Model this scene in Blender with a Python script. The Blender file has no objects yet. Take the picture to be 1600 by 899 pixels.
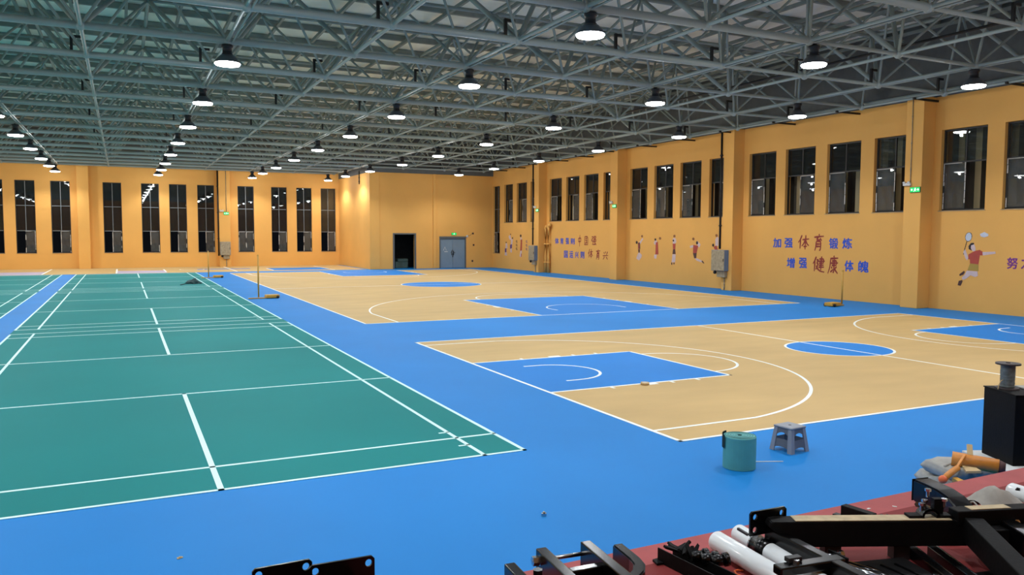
import bpy, bmesh, math, random
from mathutils import Vector, Matrix
random.seed(7)
S = bpy.context.scene
COL = S.collection

# ------------------------------------------------------------------ camera, world, exposure
CAM = Vector((-3.78, -7.30, 2.28)); YAW, PIT, ROL = 0.4577, 0.0674, 0.0033
fw = Vector((math.sin(YAW)*math.cos(PIT), math.cos(YAW)*math.cos(PIT), -math.sin(PIT)))
rt = Vector((math.cos(YAW), -math.sin(YAW), 0)); up = rt.cross(fw)
r2 = rt*math.cos(ROL) + up*math.sin(ROL); u2 = up*math.cos(ROL) - rt*math.sin(ROL)
cd = bpy.data.cameras.new('camera'); cam = bpy.data.objects.new('camera', cd); COL.objects.link(cam)
cd.sensor_width = 36; cd.sensor_fit = 'HORIZONTAL'; cd.lens = 1234.8/1600*36; cd.clip_end = 300
cam.matrix_world = Matrix((
    (r2.x, u2.x, -fw.x, CAM.x), (r2.y, u2.y, -fw.y, CAM.y), (r2.z, u2.z, -fw.z, CAM.z), (0, 0, 0, 1)))
S.camera = cam
w = bpy.data.worlds.new('night'); S.world = w; w.use_nodes = True
w.node_tree.nodes['Background'].inputs[0].default_value = (0.0035, 0.004, 0.005, 1)
w.node_tree.nodes['Background'].inputs[1].default_value = 1.0
S.view_settings.view_transform = 'Standard'; S.view_settings.look = 'None'
S.view_settings.gamma = 1; S.view_settings.use_curve_mapping = False
S.view_settings.exposure = 0.12
try:
    S.cycles.use_denoising = True; S.cycles.max_bounces = 8; S.cycles.diffuse_bounces = 4
    S.cycles.transparent_max_bounces = 12
    S.cycles.caustics_reflective = False; S.cycles.caustics_refractive = False
except Exception: pass
LAMP_W = 440.0      # power of each high bay lamp, downwards
FILL_W = 50.0      # added all-round fill under each lamp, lifts upper walls and roof
LAMP_COL = (0.93, 0.97, 1.0)

# ------------------------------------------------------------------ materials
def lin(c): 
    c = c/255.0
    return c/12.92 if c <= 0.04045 else ((c+0.055)/1.055)**2.4
def rgb(r, g, b): return (lin(r), lin(g), lin(b), 1)
MATS = {}
def mat(name, col, rough=0.5, metal=0.0, spec=0.5, var=0.0, scale=4.0, bump=0.0, bscale=60.0, coat=0.0, emit=0.0, stretch=None):
    m = bpy.data.materials.new(name); m.use_nodes = True; nt = m.node_tree; b = nt.nodes['Principled BSDF']
    c = rgb(*col); b.inputs['Base Color'].default_value = c
    b.inputs['Roughness'].default_value = rough; b.inputs['Metallic'].default_value = metal
    b.inputs['Specular IOR Level'].default_value = spec; b.inputs['Coat Weight'].default_value = coat
    b.inputs['Coat Roughness'].default_value = 0.08
    if emit: 
        b.inputs['Emission Color'].default_value = c; b.inputs['Emission Strength'].default_value = emit
    tc = nt.nodes.new('ShaderNodeTexCoord')
    vec = tc.outputs['Object']
    if stretch:
        mp = nt.nodes.new('ShaderNodeMapping'); mp.inputs['Scale'].default_value = stretch
        nt.links.new(vec, mp.inputs['Vector']); vec = mp.outputs['Vector']
    if var:
        n = nt.nodes.new('ShaderNodeTexNoise'); n.inputs['Scale'].default_value = scale; n.inputs['Detail'].default_value = 5
        rp = nt.nodes.new('ShaderNodeValToRGB'); e = rp.color_ramp.elements
        e[0].position = 0.3; e[1].position = 0.7
        e[0].color = (*[x*(1-var) for x in c[:3]], 1); e[1].color = (*[min(1, x*(1+var)) for x in c[:3]], 1)
        nt.links.new(vec, n.inputs['Vector']); nt.links.new(n.outputs['Fac'], rp.inputs['Fac'])
        nt.links.new(rp.outputs['Color'], b.inputs['Base Color'])
    if bump:
        n = nt.nodes.new('ShaderNodeTexNoise'); n.inputs['Scale'].default_value = bscale; n.inputs['Detail'].default_value = 3
        bp = nt.nodes.new('ShaderNodeBump'); bp.inputs['Strength'].default_value = bump; bp.inputs['Distance'].default_value = 0.01
        nt.links.new(vec, n.inputs['Vector']); nt.links.new(n.outputs['Fac'], bp.inputs['Height'])
        nt.links.new(bp.outputs['Normal'], b.inputs['Normal'])
    MATS[name] = m
    return m
def glass_mat(name, tint, film=0.0, filmcol=(120, 122, 120), rough=0.0):
    m = bpy.data.materials.new(name); m.use_nodes = True; nt = m.node_tree; N = nt.nodes; L = nt.links
    N.remove(N['Principled BSDF']); out = N['Material Output']
    tr = N.new('ShaderNodeBsdfTransparent'); tr.inputs['Color'].default_value = (*tint, 1)
    gl = N.new('ShaderNodeBsdfGlossy'); gl.inputs['Roughness'].default_value = rough
    fr = N.new('ShaderNodeFresnel'); fr.inputs['IOR'].default_value = 1.55
    mx = N.new('ShaderNodeMixShader'); L.new(fr.outputs[0], mx.inputs[0]); L.new(tr.outputs[0], mx.inputs[1]); L.new(gl.outputs[0], mx.inputs[2])
    if film:
        df = N.new('ShaderNodeBsdfDiffuse'); df.inputs['Color'].default_value = rgb(*filmcol)
        no = N.new('ShaderNodeTexNoise'); no.inputs['Scale'].default_value = 3
        ma = N.new('ShaderNodeMath'); ma.operation = 'MULTIPLY'; ma.inputs[1].default_value = film*2
        L.new(no.outputs['Fac'], ma.inputs[0])
        m2 = N.new('ShaderNodeMixShader'); L.new(ma.outputs[0], m2.inputs[0]); L.new(mx.outputs[0], m2.inputs[1]); L.new(df.outputs[0], m2.inputs[2])
        L.new(m2.outputs[0], out.inputs['Surface'])
    else:
        L.new(mx.outputs[0], out.inputs['Surface'])
    MATS[name] = m
    return m
mat('blue', (12, 123, 199), 0.6, spec=0.22, var=0.05, scale=0.5, bump=0.03, bscale=180)
mat('green', (6, 123, 124), 0.68, spec=0.16, var=0.06, scale=0.35, bump=0.03, bscale=180)
mat('tan', (194, 163, 110), 0.6, spec=0.22, var=0.07, scale=0.6, bump=0.03, bscale=160, stretch=(1, 2.5, 1))
mat('key_blue', (10, 121, 202), 0.6, spec=0.22, var=0.04, scale=0.6)
mat('lilac', (176, 166, 190), 0.5, var=0.05, scale=1)
mat('line', (238, 244, 240), 0.45, var=0.03, scale=3)
mat('line_cyan', (206, 242, 240), 0.45, var=0.03, scale=3)
mat('wall', (230, 174, 94), 0.7, spec=0.25, var=0.05, scale=0.5, bump=0.05, bscale=40)
mat('fascia', (88, 92, 92), 0.7, var=0.1)
mat('deck', (240, 244, 234), 0.6, var=0.12, scale=0.8)
mat('steel', (142, 155, 153), 0.5, metal=0.1, var=0.1, scale=1.5)
mat('steel_dark', (134, 146, 142), 0.55, metal=0.1, var=0.15, scale=1.5)
mat('purlin', (134, 142, 138), 0.6, metal=0.2, var=0.1)
mat('black', (16, 16, 18), 0.5, var=0.2)
mat('black_gloss', (4, 4, 5), 0.24, spec=0.28, coat=0.12, var=0.2, scale=20)
mat('black_worn', (7, 7, 8), 0.6, spec=0.14, var=0.3, scale=14, bump=0.1, bscale=50)
mat('chrome', (190, 192, 196), 0.2, metal=1.0, var=0.05)
mat('lamp_body', (34, 36, 42), 0.45, metal=0.3, var=0.1)
mat('reflector', (96, 100, 108), 0.35, metal=0.7, var=0.05)
mat('diffuser', (255, 255, 255), 0.4, emit=20.0)
mat('win_dark', (38, 36, 34), 0.5, var=0.15)
mat('win_grey', (132, 136, 136), 0.45, metal=0.3, var=0.1)
mat('tape', (206, 200, 190), 0.7, var=0.15, scale=20)
mat('sill', (176, 150, 112), 0.7, var=0.1)
glass_mat('glass', (0.80, 0.82, 0.80), film=0.03, filmcol=(150, 152, 150))
glass_mat('film_glass', (0.7, 0.7, 0.68), film=0.32)
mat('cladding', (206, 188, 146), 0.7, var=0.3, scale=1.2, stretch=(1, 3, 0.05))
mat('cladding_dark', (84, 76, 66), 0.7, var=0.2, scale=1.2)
mat('door_grey', (120, 142, 160), 0.45, var=0.05, scale=2)
mat('door_frame', (92, 96, 98), 0.5, var=0.08)
mat('dark_room', (40, 46, 48), 0.8, var=0.2)
mat('crate_green', (96, 118, 108), 0.7, var=0.1)
mat('elec', (158, 146, 122), 0.5, metal=0.1, var=0.22, scale=9)
mat('elec_side', (100, 122, 150), 0.5, var=0.1)
mat('exit_green', (20, 190, 90), 0.5, emit=0.9)
mat('exit_dark', (20, 60, 30), 0.5, var=0.1)
mat('exit_white', (235, 255, 240), 0.5, emit=1.2)
mat('white_plastic', (214, 214, 208), 0.4, var=0.05)
mat('yellow_pole', (196, 150, 62), 0.45, var=0.1)
mat('yellow_base', (204, 152, 48), 0.5, var=0.15, scale=8)
mat('teal_roll', (78, 156, 154), 0.55, var=0.06, scale=8)
mat('teal_dark', (20, 60, 64), 0.7, var=0.1)
mat('stool', (132, 138, 148), 0.42, var=0.04)
mat('red', (120, 30, 28), 0.8, var=0.14, scale=2.5, bump=0.15, bscale=120)
mat('red_edge', (158, 72, 72), 0.75, var=0.12, scale=5, bump=0.08, bscale=90)
mat('pipe_white', (222, 228, 230), 0.28, coat=0.3, var=0.03)
mat('wood_tape', (176, 158, 124), 0.65, var=0.15, scale=20)
mat('grey_cloth', (150, 146, 138), 0.85, var=0.15, scale=10, bump=0.3, bscale=25)
mat('grey_bag', (158, 156, 150), 0.75, var=0.18, scale=9, bump=0.3, bscale=18)
mat('orange_tool', (210, 134, 52), 0.45, var=0.12, scale=14)
mat('orange_hot', (226, 104, 52), 0.5, var=0.1, scale=14)
mat('tan_handle', (192, 166, 120), 0.5, var=0.1)
mat('foam', (206, 210, 210), 0.8, var=0.06, scale=8, bump=0.1, bscale=40)
mat('spool_wire', (104, 112, 112), 0.6, metal=0.3, var=0.25, scale=30)
mat('spool_rim', (58, 50, 50), 0.6, var=0.15)
mat('txt_blue', (28, 78, 190), 0.55, var=0.05)
mat('txt_red', (140, 44, 40), 0.6, var=0.08)
mat('txt_violet', (118, 44, 132), 0.6, var=0.05)
mat('m_ball', (142, 88, 50), 0.7, var=0.15, scale=20)
mat('m_hair', (44, 30, 34), 0.7, var=0.1)
mat('m_pale', (208, 186, 188), 0.7, var=0.08, scale=6)
mat('m_dark', (78, 48, 46), 0.7, var=0.15, scale=6)
mat('m_shirt', (172, 70, 58), 0.7, var=0.1, scale=6)
mat('m_violet', (96, 70, 128), 0.7, var=0.1)
mat('m_string', (196, 204, 218), 0.7, var=0.04)
mat('m_olive', (170, 142, 66), 0.7, var=0.06)

# ------------------------------------------------------------------ helpers
def put(o, parent=None):
    COL.objects.link(o)
    if parent: o.parent = parent
    return o
def obj(name, bm, m, parent=None, smooth=False):
    me = bpy.data.meshes.new(name); bm.normal_update(); bm.to_mesh(me); bm.free()
    for p in me.polygons: p.use_smooth = smooth
    for x in (m if isinstance(m, (list, tuple)) else [m]): me.materials.append(MATS[x])
    return put(bpy.data.objects.new(name, me), parent)
def inst(name, me, parent=None, loc=None, mx=None):
    o = put(bpy.data.objects.new(name, me), parent)
    if mx is not None: o.matrix_local = mx
    elif loc is not None: o.location = loc
    return o
def tag(o, label, cat=None, group=None, kind=None):
    o['label'] = label
    if cat: o['category'] = cat
    if group: o['group'] = group
    if kind: o['kind'] = kind
    return o
def thing(name, label, cat, loc=(0, 0, 0), rz=0.0, group=None, mx=None, kind=None):
    o = put(bpy.data.objects.new(name, None)); o.empty_display_size = 0.1
    if mx is not None: o.matrix_world = mx
    else: o.location = loc; o.rotation_euler = (0, 0, rz)
    return tag(o, label, cat, group, kind)
def bx(bm, x0, x1, y0, y1, z0, z1, mx=None, mi=0, bevel=0.0):
    r = bmesh.ops.create_cube(bm, size=1.0)
    M = Matrix.Translation(((x0+x1)/2, (y0+y1)/2, (z0+z1)/2)) @ Matrix.Diagonal((abs(x1-x0), abs(y1-y0), abs(z1-z0), 1))
    if mx is not None: M = mx @ M
    bmesh.ops.transform(bm, matrix=M, verts=r['verts'])
    fs = {f for v in r['verts'] for f in v.link_faces}
    for f in fs: f.material_index = mi
    if bevel:
        es = list({e for v in r['verts'] for e in v.link_edges})
        bmesh.ops.bevel(bm, geom=es, offset=bevel, segments=2, affect='EDGES', profile=0.5)
    return bm
def box(name, x0, x1, y0, y1, z0, z1, m, parent=None, bevel=0.0, mx=None):
    return obj(name, bx(bmesh.new(), x0, x1, y0, y1, z0, z1, mx=mx, bevel=bevel), m, parent)
def frame_mx(p0, p1, upv=Vector((0, 0, 1))):
    d = (p1-p0).normalized(); s = d.cross(upv)
    if s.length < 1e-4: s = d.cross(Vector((1, 0, 0)))
    s.normalize(); n = s.cross(d)
    return Matrix(((d.x, s.x, n.x, p0.x), (d.y, s.y, n.y, p0.y), (d.z, s.z, n.z, p0.z), (0, 0, 0, 1)))
def bar(bm, p0, p1, w, h, bevel=0.0, mi=0):
    p0, p1 = Vector(p0), Vector(p1)
    return bx(bm, 0, (p1-p0).length, -w/2, w/2, -h/2, h/2, mx=frame_mx(p0, p1), bevel=bevel, mi=mi)
def tube(bm, pts, r, n=12, cap=True, r_end=None):
    pts = [Vector(p) for p in pts]; rings = []
    for i, p in enumerate(pts):
        d = (pts[min(i+1, len(pts)-1)] - pts[max(i-1, 0)]).normalized()
        s = d.cross(Vector((0, 0, 1)))
        if s.length < 1e-3: s = Vector((1, 0, 0))
        s.normalize(); t = s.cross(d)
        rr = r if r_end is None else r + (r_end-r)*i/(len(pts)-1)
        rings.append([bm.verts.new(p + (s*math.cos(a) + t*math.sin(a))*rr) for a in [2*math.pi*k/n for k in range(n)]])
    for a, b in zip(rings, rings[1:]):
        for k in range(n): bm.faces.new((a[k], a[(k+1) % n], b[(k+1) % n], b[k]))
    if cap: bm.faces.new(rings[0][::-1]); bm.faces.new(rings[-1])
    return bm
def lathe(bm, prof, n=24, mx=None):
    rings = []
    for r, z in prof:
        if r < 1e-6: rings.append([bm.verts.new((0, 0, z))])
        else: rings.append([bm.verts.new((r*math.cos(2*math.pi*k/n), r*math.sin(2*math.pi*k/n), z)) for k in range(n)])
    for a, b in zip(rings, rings[1:]):
        for k in range(n):
            k2 = (k+1) % n
            if len(a) == 1 and len(b) == 1: continue
            if len(a) == 1: bm.faces.new((a[0], b[k2], b[k]))
            elif len(b) == 1: bm.faces.new((a[k], a[k2], b[0]))
            else: bm.faces.new((a[k], a[k2], b[k2], b[k]))
    bmesh.ops.recalc_face_normals(bm, faces=bm.faces[:])
    if mx is not None: bmesh.ops.transform(bm, matrix=mx, verts=bm.verts[:])
    return bm
def prism(bm, poly, z0, z1, mx=None):
    a = [bm.verts.new((x, y, z0)) for x, y in poly]; b = [bm.verts.new((x, y, z1)) for x, y in poly]
    n = len(poly); fs = [bm.faces.new(a[::-1]), bm.faces.new(b)]
    for k in range(n): fs.append(bm.faces.new((a[k], a[(k+1) % n], b[(k+1) % n], b[k])))
    bmesh.ops.recalc_face_normals(bm, faces=fs)
    if mx is not None: bmesh.ops.transform(bm, matrix=mx, verts=a+b)
    return bm
def wall_mx(side, h, v, d=0.0):
    '''local x = right seen from inside, y = up, z = out of the wall into the hall'''
    if side == 'right':   # plane X=19, h is world Y of the left end
        return Matrix(((0, 0, -1, 19.0-d), (-1, 0, 0, h), (0, 1, 0, v), (0, 0, 0, 1)))
    if side == 'far':     # plane Y=50, h is world X of the left end
        return Matrix(((1, 0, 0, h), (0, 0, -1, 50.0-d), (0, 1, 0, v), (0, 0, 0, 1)))
    if side == 'block':   # plane Y=42
        return Matrix(((1, 0, 0, h), (0, 0, -1, 42.0-d), (0, 1, 0, v), (0, 0, 0, 1)))

# ------------------------------------------------------------------ floor, courts and lines
XL, XR, YB, YF, YP, XP = -16.5, 19.0, -14.0, 50.0, 42.0, 10.4
floor = box('floor', XL-.3, XR+.3, YB, YF+.3, -0.2, 0.0, 'blue')
tag(floor, 'blue sports floor running between the painted courts', kind='structure')
def sheet(name, x0, x1, y0, y1, z, m): return box(name, x0, x1, y0, y1, 0.0002, z, m, floor)
sheet('court_surface', -6.1, 0, 0, 41.9, 0.002, 'green')
sheet('court_surface', -12.83, -6.73, 0, 41.9, 0.002, 'green')
sheet('court_surface', XL+.3, -13.46, 0, 41.9, 0.002, 'green')
sheet('court_surface', XL+.02, 10.2, 42.05, YF-.02, 0.002, 'tan')
LW = 0.05
def hl(x0, x1, y, w=LW, m='line', z=0.0042): box('court_line', x0, x1, y-w/2, y+w/2, 0.001, z, m, floor)
def vl(x, y0, y1, w=LW, m='line', z=0.0042): box('court_line', x-w/2, x+w/2, y0, y1, 0.001, z, m, floor)
def badminton(xr, y0):
    w = 0.045; a = xr-6.1; y1 = y0+13.4; m = 'line_cyan'; h = w/2
    for x in (xr-h, xr-.46-h, a+h, a+.46+h): vl(x, y0, y1, w, m)
    for y in (y0+h, y0+.76+h, y0+4.72-h, y1-4.72+h, y1-.76-h, y1-h): hl(a, xr, y, w, m)
    vl(xr-3.05, y0, y0+4.72, w*1.2, m); vl(xr-3.05, y1-4.72, y1, w*1.2, m)
    for y in (y0+.46, y0+1.06): hl(xr-.46-.13, xr-.46, y, .035, m)
for xr in (0, -6.73):
    for k in range(3): badminton(xr, k*14.23)
def ring(cx, cy, r, a0, a1, mx_=None, w=LW, n=40, m='line', z=0.0044):
    bm = bmesh.new(); vi, vo = [], []
    for k in range(n+1):
        a = a0+(a1-a0)*k/n
        for lst, rr in ((vi, r-w/2), (vo, r+w/2)): lst.append(bm.verts.new((cx+rr*math.cos(a), cy+rr*math.sin(a), z)))
    for k in range(n): bm.faces.new((vi[k], vo[k], vo[k+1], vi[k+1]))
    bmesh.ops.recalc_face_normals(bm, faces=bm.faces[:])
    for f in bm.faces:
        if f.normal.z < 0: f.normal_flip()
    o = obj('court_line', bm, m, floor)
    if mx_ is not None: o.matrix_local = mx_
    return o
def basketball(ox, oy, L, W, s, along, kw, kd, circ, detail=True):
    '''court of length L (local x) and width W (local y); along = "x" or "y"'''
    if along == 'x': M = Matrix.Translation((ox, oy, 0))
    else: M = Matrix(((0, 1, 0, ox), (1, 0, 0, oy), (0, 0, 1, 0), (0, 0, 0, 1)))
    def B(name, x0, x1, y0, y1, z, m):
        p, q = M @ Vector((x0, y0, 0)), M @ Vector((x1, y1, 0))
        box(name, min(p.x, q.x), max(p.x, q.x), min(p.y, q.y), max(p.y, q.y), 0.0006, z, m, floor)
    B('court_surface', 0, L, 0, W, 0.0022, 'tan')
    l = LW
    B('court_line', 0, L, 0, l, .0042, 'line'); B('court_line', 0, L, W-l, W, .0042, 'line')
    B('court_line', 0, l, 0, W, .0042, 'line'); B('court_line', L-l, L, 0, W, .0042, 'line')
    B('court_line', L/2-l/2, L/2+l/2, 0, W, .0042, 'line')
    bm = bmesh.new(); lathe(bm, [(0, .0032), (circ, .0032), (circ, .0008)], 48)
    o = obj('centre_circle', bm, 'key_blue', floor); c = M @ Vector((L/2, W/2, 0)); o.location = c
    ring(L/2, W/2, circ, 0, 2*math.pi, M, n=60)
    hoop = 1.575*s; R3 = 6.75*s; ins = 0.9*s
    for e in (0, 1):
        ME = M @ (Matrix.Identity(4) if e == 0 else Matrix(((-1, 0, 0, L), (0, -1, 0, W), (0, 0, 1, 0), (0, 0, 0, 1))))
        def BE(name, x0, x1, y0, y1, z, m):
            p, q = ME @ Vector((x0, y0, 0)), ME @ Vector((x1, y1, 0))
            box(name, min(p.x, q.x), max(p.x, q.x), min(p.y, q.y), max(p.y, q.y), 0.0008, z, m, floor)
        BE('key_area', l, kd, W/2-kw, W/2+kw, .0034, 'key_blue')
        BE('court_line', 0, kd, W/2-kw, W/2-kw+l, .0046, 'line'); BE('court_line', 0, kd, W/2+kw-l, W/2+kw, .0046, 'line')
        BE('court_line', kd-l, kd, W/2-kw, W/2+kw, .0046, 'line')
        ring(kd, W/2, 1.8*s, -math.pi/2, math.pi/2, ME, n=30)
        rb = 1.25*s; ring(hoop, W/2, rb, -math.pi/2, math.pi/2, ME, n=24)
        BE('court_line', hoop-.375*s, hoop, W/2-rb-l/2, W/2-rb+l/2, .0046, 'line'); BE('court_line', hoop-.375*s, hoop, W/2+rb-l/2, W/2+rb+l/2, .0046, 'line')
        yy = W/2-ins; a = math.asin(min(1, yy/R3)); xs = hoop+R3*math.cos(a)
        ring(hoop, W/2, R3, -a, a, ME, n=60)
        BE('court_line', 0, xs, ins-l/2, ins+l/2, .0046, 'line'); BE('court_line', 0, xs, W-ins-l/2, W-ins+l/2, .0046, 'line')
        for sd in (-1, 1):
            for x, ww in ((1.75*s, l), (2.6*s+.1, .4*s), (3.45*s+.1, l), (4.3*s+.1, l)):
                y = W/2+sd*(kw+.05); BE('lane_mark', x, x+ww, min(y-.05*sd, y+.05*sd), max(y-.05*sd, y+.05*sd), .0046, 'line')
basketball(1.67, -0.43, 14.92, 8.83, 0.585, 'x', 1.453, 3.395, 1.02)
basketball(1.67, 12.15, 28.07, 14.95, 0.985, 'y', 2.42, 5.7, 1.8)
# markings on the tan strip along the far wall
for x0, x1, y0, y1 in ((-14.0, -7.75, 42.3, 45.6), (-4.12, -1.5, 42.3, 45.4), (4.6, 8.2, 43.2, 46.2), (0.4, 3.6, 45.6, 46.4)):
    sheet('key_area', x0, x1, y0, y1, 0.0032, 'lilac' if x0 < 0 else 'key_blue')
vl(-7.75, 42.3, 49.3, .09); vl(-4.12, 42.3, 48.2, .09); vl(-1.5, 43.6, 46.8, .09); vl(2.35, 42.3, 49.6, .08); vl(8.2, 42.3, 48.5, .08); vl(4.6, 43.2, 46.0, .08)
hl(-14, -7.75, 42.3, .1); hl(-4.12, -1.5, 42.3, .1); ring(0.1, 46.0, .7, math.pi*.9, math.pi*2.1, w=.09, n=20)

# ------------------------------------------------------------------ walls
def wall(name, label, mxf, length, height, thick, openings, m='wall'):
    '''local x along the wall seen from inside, y up, wall body behind z=0'''
    bm = bmesh.new(); xs = 0.0
    for x0, x1, v0, v1 in sorted(openings):
        if x0 > xs: bx(bm, xs, x0, 0, height, -thick, 0)
        if v0 > 0: bx(bm, x0, x1, 0, v0, -thick, 0)
        bx(bm, x0, x1, v1, height, -thick, 0); xs = x1
    bx(bm, xs, length, 0, height, -thick, 0)
    o = obj(name, bm, m); o.matrix_world = mxf
    return tag(o, label, kind='structure')
WB, WH, WWID = 3.05, 2.48, 1.45
RW = []   # right wall windows: (left Y, width, sill z, height, sash side, bay, order)
for bay, ys, sides in (('A', (8.96, 7.0, 5.04, 3.07), 'LLLR'), ('B', (17.30, 15.36, 13.38, 11.39), 'LRLL'), ('C', (25.66, 23.67, 21.71, 19.73), 'LLLR'), ('D', (33.95, 32.0, 30.05, 28.1), 'LRLR')):
    for k, y in enumerate(ys): RW.append((y, WWID, WB, WH, sides[k], bay, k))
for k, (y, wd, sl, hh) in enumerate(((41.9, 1.07, 1.0, 4.5), (40.14, 1.28, WB, WH), (38.29, 1.40, WB, WH), (36.4, 1.40, WB, WH))): RW.append((y, wd, sl, hh, 'LRRL'[k], 'E', k))
wall('wall_right', 'orange painted long wall on the right with high windows', wall_mx('right', YP, 0), YP-YB, 6.56, 0.28, [(YP-y, YP-y+wd, sl, sl+hh) for y, wd, sl, hh, _, _, _ in RW])
FWX = [(-15.2, 'R'), (-13.3, 'L'), (-11.33, 'L'), (-9.64, 'R'), (-7.73, 'R'), (-4.82, 'R'), (-2.59, 'R'), (-0.91, 'R'), (0.83, 'R'), (3.41, 'N'), (5.65, 'R'), (7.38, 'R'), (9.10, 'R')]
FW = 1.07
wall('wall_far', 'orange painted far wall with a row of tall dark windows', wall_mx('far', XL, 0), XP-XL, 6.72, 0.28, [(x-XL, x-XL+FW, 1.0, 5.52) for x, _ in FWX])
tag(box('wall_left', XL-.28, XL, YB, YF, 0, 6.56, 'wall'), 'orange side wall out of view on the left', kind='structure')
tag(box('wall_back', XL, XR, YB-.28, YB, 0, 8.9, 'wall'), 'orange wall behind the stage and the camera', kind='structure')
D1X0, D1X1, D1H, D2X0, D2X1, D2H = 11.98, 13.42, 2.26, 15.16, 16.98, 1.98
wall('wall_block', 'orange front wall of the projecting room with two doorways', wall_mx('block', XP, 0), XR-XP, 6.2, 0.28, [(D1X0-XP, D1X1-XP, 0, D1H), (D2X0-XP, D2X1-XP, 0, D2H)])
tag(box('wall_block_side', XP, XP+.28, YP+.28, YF, 0, 6.2, 'wall'), 'pale orange flank of the projecting room beside the far windows', kind='structure')
tag(box('trim_1', XP-.02, XP+.63, YP-.06, YP, 0, 6.2, 'wall', bevel=.01), 'flat pilaster at the outer corner of the projecting room', kind='structure')
tag(box('trim_2', 14.66, 14.84, YP-.09, YP, 0, 6.2, 'wall', bevel=.01), 'narrow vertical rib between the two doors', kind='structure')
tag(box('trim_3', XP, XR, YP-.12, YP+.1, 6.2, 6.62, 'fascia'), 'dark beam capping the projecting room', kind='structure')
tag(box('trim_4', XR, XR+.28, YB, YP, 6.56, 8.9, 'fascia'), 'dark upper cladding over the right wall', kind='structure')
tag(box('trim_5', XL, XP, YF, YF+.28, 6.72, 8.9, 'fascia'), 'dark upper cladding over the far wall', kind='structure')
tag(box('trim_6', XL-.28, XL, YB, YF, 6.56, 8.9, 'fascia'), 'dark upper cladding over the left wall', kind='structure')
tag(box('trim_7', XP, XR+.28, YP+.1, YP+.38, 6.62, 8.9, 'fascia'), 'dark upper cladding above the projecting room', kind='structure')
tag(box('trim_8', XP, XP+.28, YP+.38, YF, 6.2, 8.9, 'fascia'), 'dark upper cladding over the flank of the projecting room', kind='structure')
CY = [(0.8, 1.4), (9.19, 9.79), (17.61, 18.21), (25.97, 26.61), (34.29, 34.86)]
for i, (a, b) in enumerate(CY):
    tag(box('trim_%d' % (9+i), 18.45, XR, a, b, 0, 6.56, 'wall', bevel=.012), 'square orange column on the right wall, %s from the far end' % ('fifth', 'fourth', 'third', 'second', 'first')[i], kind='structure')
for i, (a, b) in enumerate(((-14.4, -13.7), (-6.26, -5.6), (2.13, 2.85))):
    tag(box('trim_%d' % (14+i), a, b, 49.5, YF, 0, 6.72, 'wall', bevel=.012), ('orange pilaster on the far wall out of view', 'orange pilaster left of the middle far windows', 'orange pilaster behind the grey box on the far wall')[i], kind='structure')

# ------------------------------------------------------------------ windows
def window(n, label, mx, w_, h_, side, tall, taped=True):
    o = thing('window_%d' % n, label, None, mx=mx, kind='structure')
    fr = bmesh.new(); t = .045; d0, d1 = -.19, -.13
    bx(fr, 0, t, 0, h_, d0, d1); bx(fr, w_-t, w_, 0, h_, d0, d1); bx(fr, t, w_-t, 0, t, d0, d1); bx(fr, t, w_-t, h_-t, h_, d0, d1)
    obj('window_frame', fr, 'win_dark', o)
    box('sill', -.03, w_+.03, -.025, 0.0, -.14, .02, 'sill', o)
    mm = 'win_grey' if tall else 'win_dark'
    rows = [1.40, 2.96] if tall else [1.47]
    tw = .035 if tall else .045
    for v in rows: box('transom', t, w_-t, v-tw/2, v+tw/2, d0, d1+.005, mm, o)
    edges = rows + [h_-t]
    for k in range(len(rows)):
        v0, v1 = edges[k]+tw/2, edges[k+1]
        if k+1 < len(rows): v1 -= tw/2
        box('mullion', w_/2-.016, w_/2+.016, v0, v1, d0, d1, mm, o)
        for a, b in ((t, w_/2-.016), (w_/2+.016, w_-t)): box('pane', a, b, v0, v1, -.165, -.158, 'glass', o)
    v0, v1 = t, rows[0]-tw/2
    halves = {'L': [(t, w_*.52)], 'R': [(w_*.46, w_-t)], 'N': [(t, w_/2), (w_/2, w_-t)]}[side]
    for a, b in halves:
        s = bmesh.new(); q = .035; e0, e1 = -.128, -.098
        bx(s, a, a+q, v0, v1, e0, e1); bx(s, b-q, b, v0, v1, e0, e1); bx(s, a+q, b-q, v0, v0+q, e0, e1); bx(s, a+q, b-q, v1-q, v1, e0, e1)
        sf = obj('sash', s, 'win_dark', o)
        box('pane', a+q, b-q, v0+q, v1-q, -.116, -.110, 'film_glass', sf)
        if side != 'N': box('pane', a+q, b-q, v0+q, v1-q, -.166, -.160, 'glass', sf)
        tp = bmesh.new()
        for xx in ((a, a+.022), (b-.022, b)):
            v = v0
            while v < v1-.1:
                ln = random.uniform(.08, .34)
                if random.random() < .68: bx(tp, xx[0]-random.uniform(0, .008), xx[1]+random.uniform(0, .012), v, min(v1, v+ln), -.097, -.094)
                v += ln+.015
        bx(tp, a, b-(b-a)*random.uniform(0, .4), v1-.02, v1, -.097, -.094)
        obj('masking_tape', tp, 'tape', sf)
    return o
ORD = ('first', 'second', 'third', 'fourth')
BAYT = {'A': 'above the painted badminton player', 'B': 'above the six-character slogan pair', 'C': 'above the five painted ball players', 'D': 'above the distant slogan', 'E': 'beside the far corner'}
n = 1
for y, wd, sl, hh, sd, bay, k in RW:
    if bay == 'E' and k == 0: lb = 'narrow tall window in the corner of the right wall'
    else: lb = '%s high dark window from the left %s' % (ORD[k-1] if bay == 'E' else ORD[k], BAYT[bay])
    window(n, lb, wall_mx('right', y, sl), wd, hh, sd, bay == 'E' and k == 0); n += 1
NTH = ('first', 'second', 'third', 'fourth', 'fifth', 'sixth', 'seventh', 'eighth', 'ninth', 'tenth', 'eleventh', 'twelfth', 'thirteenth')
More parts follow.
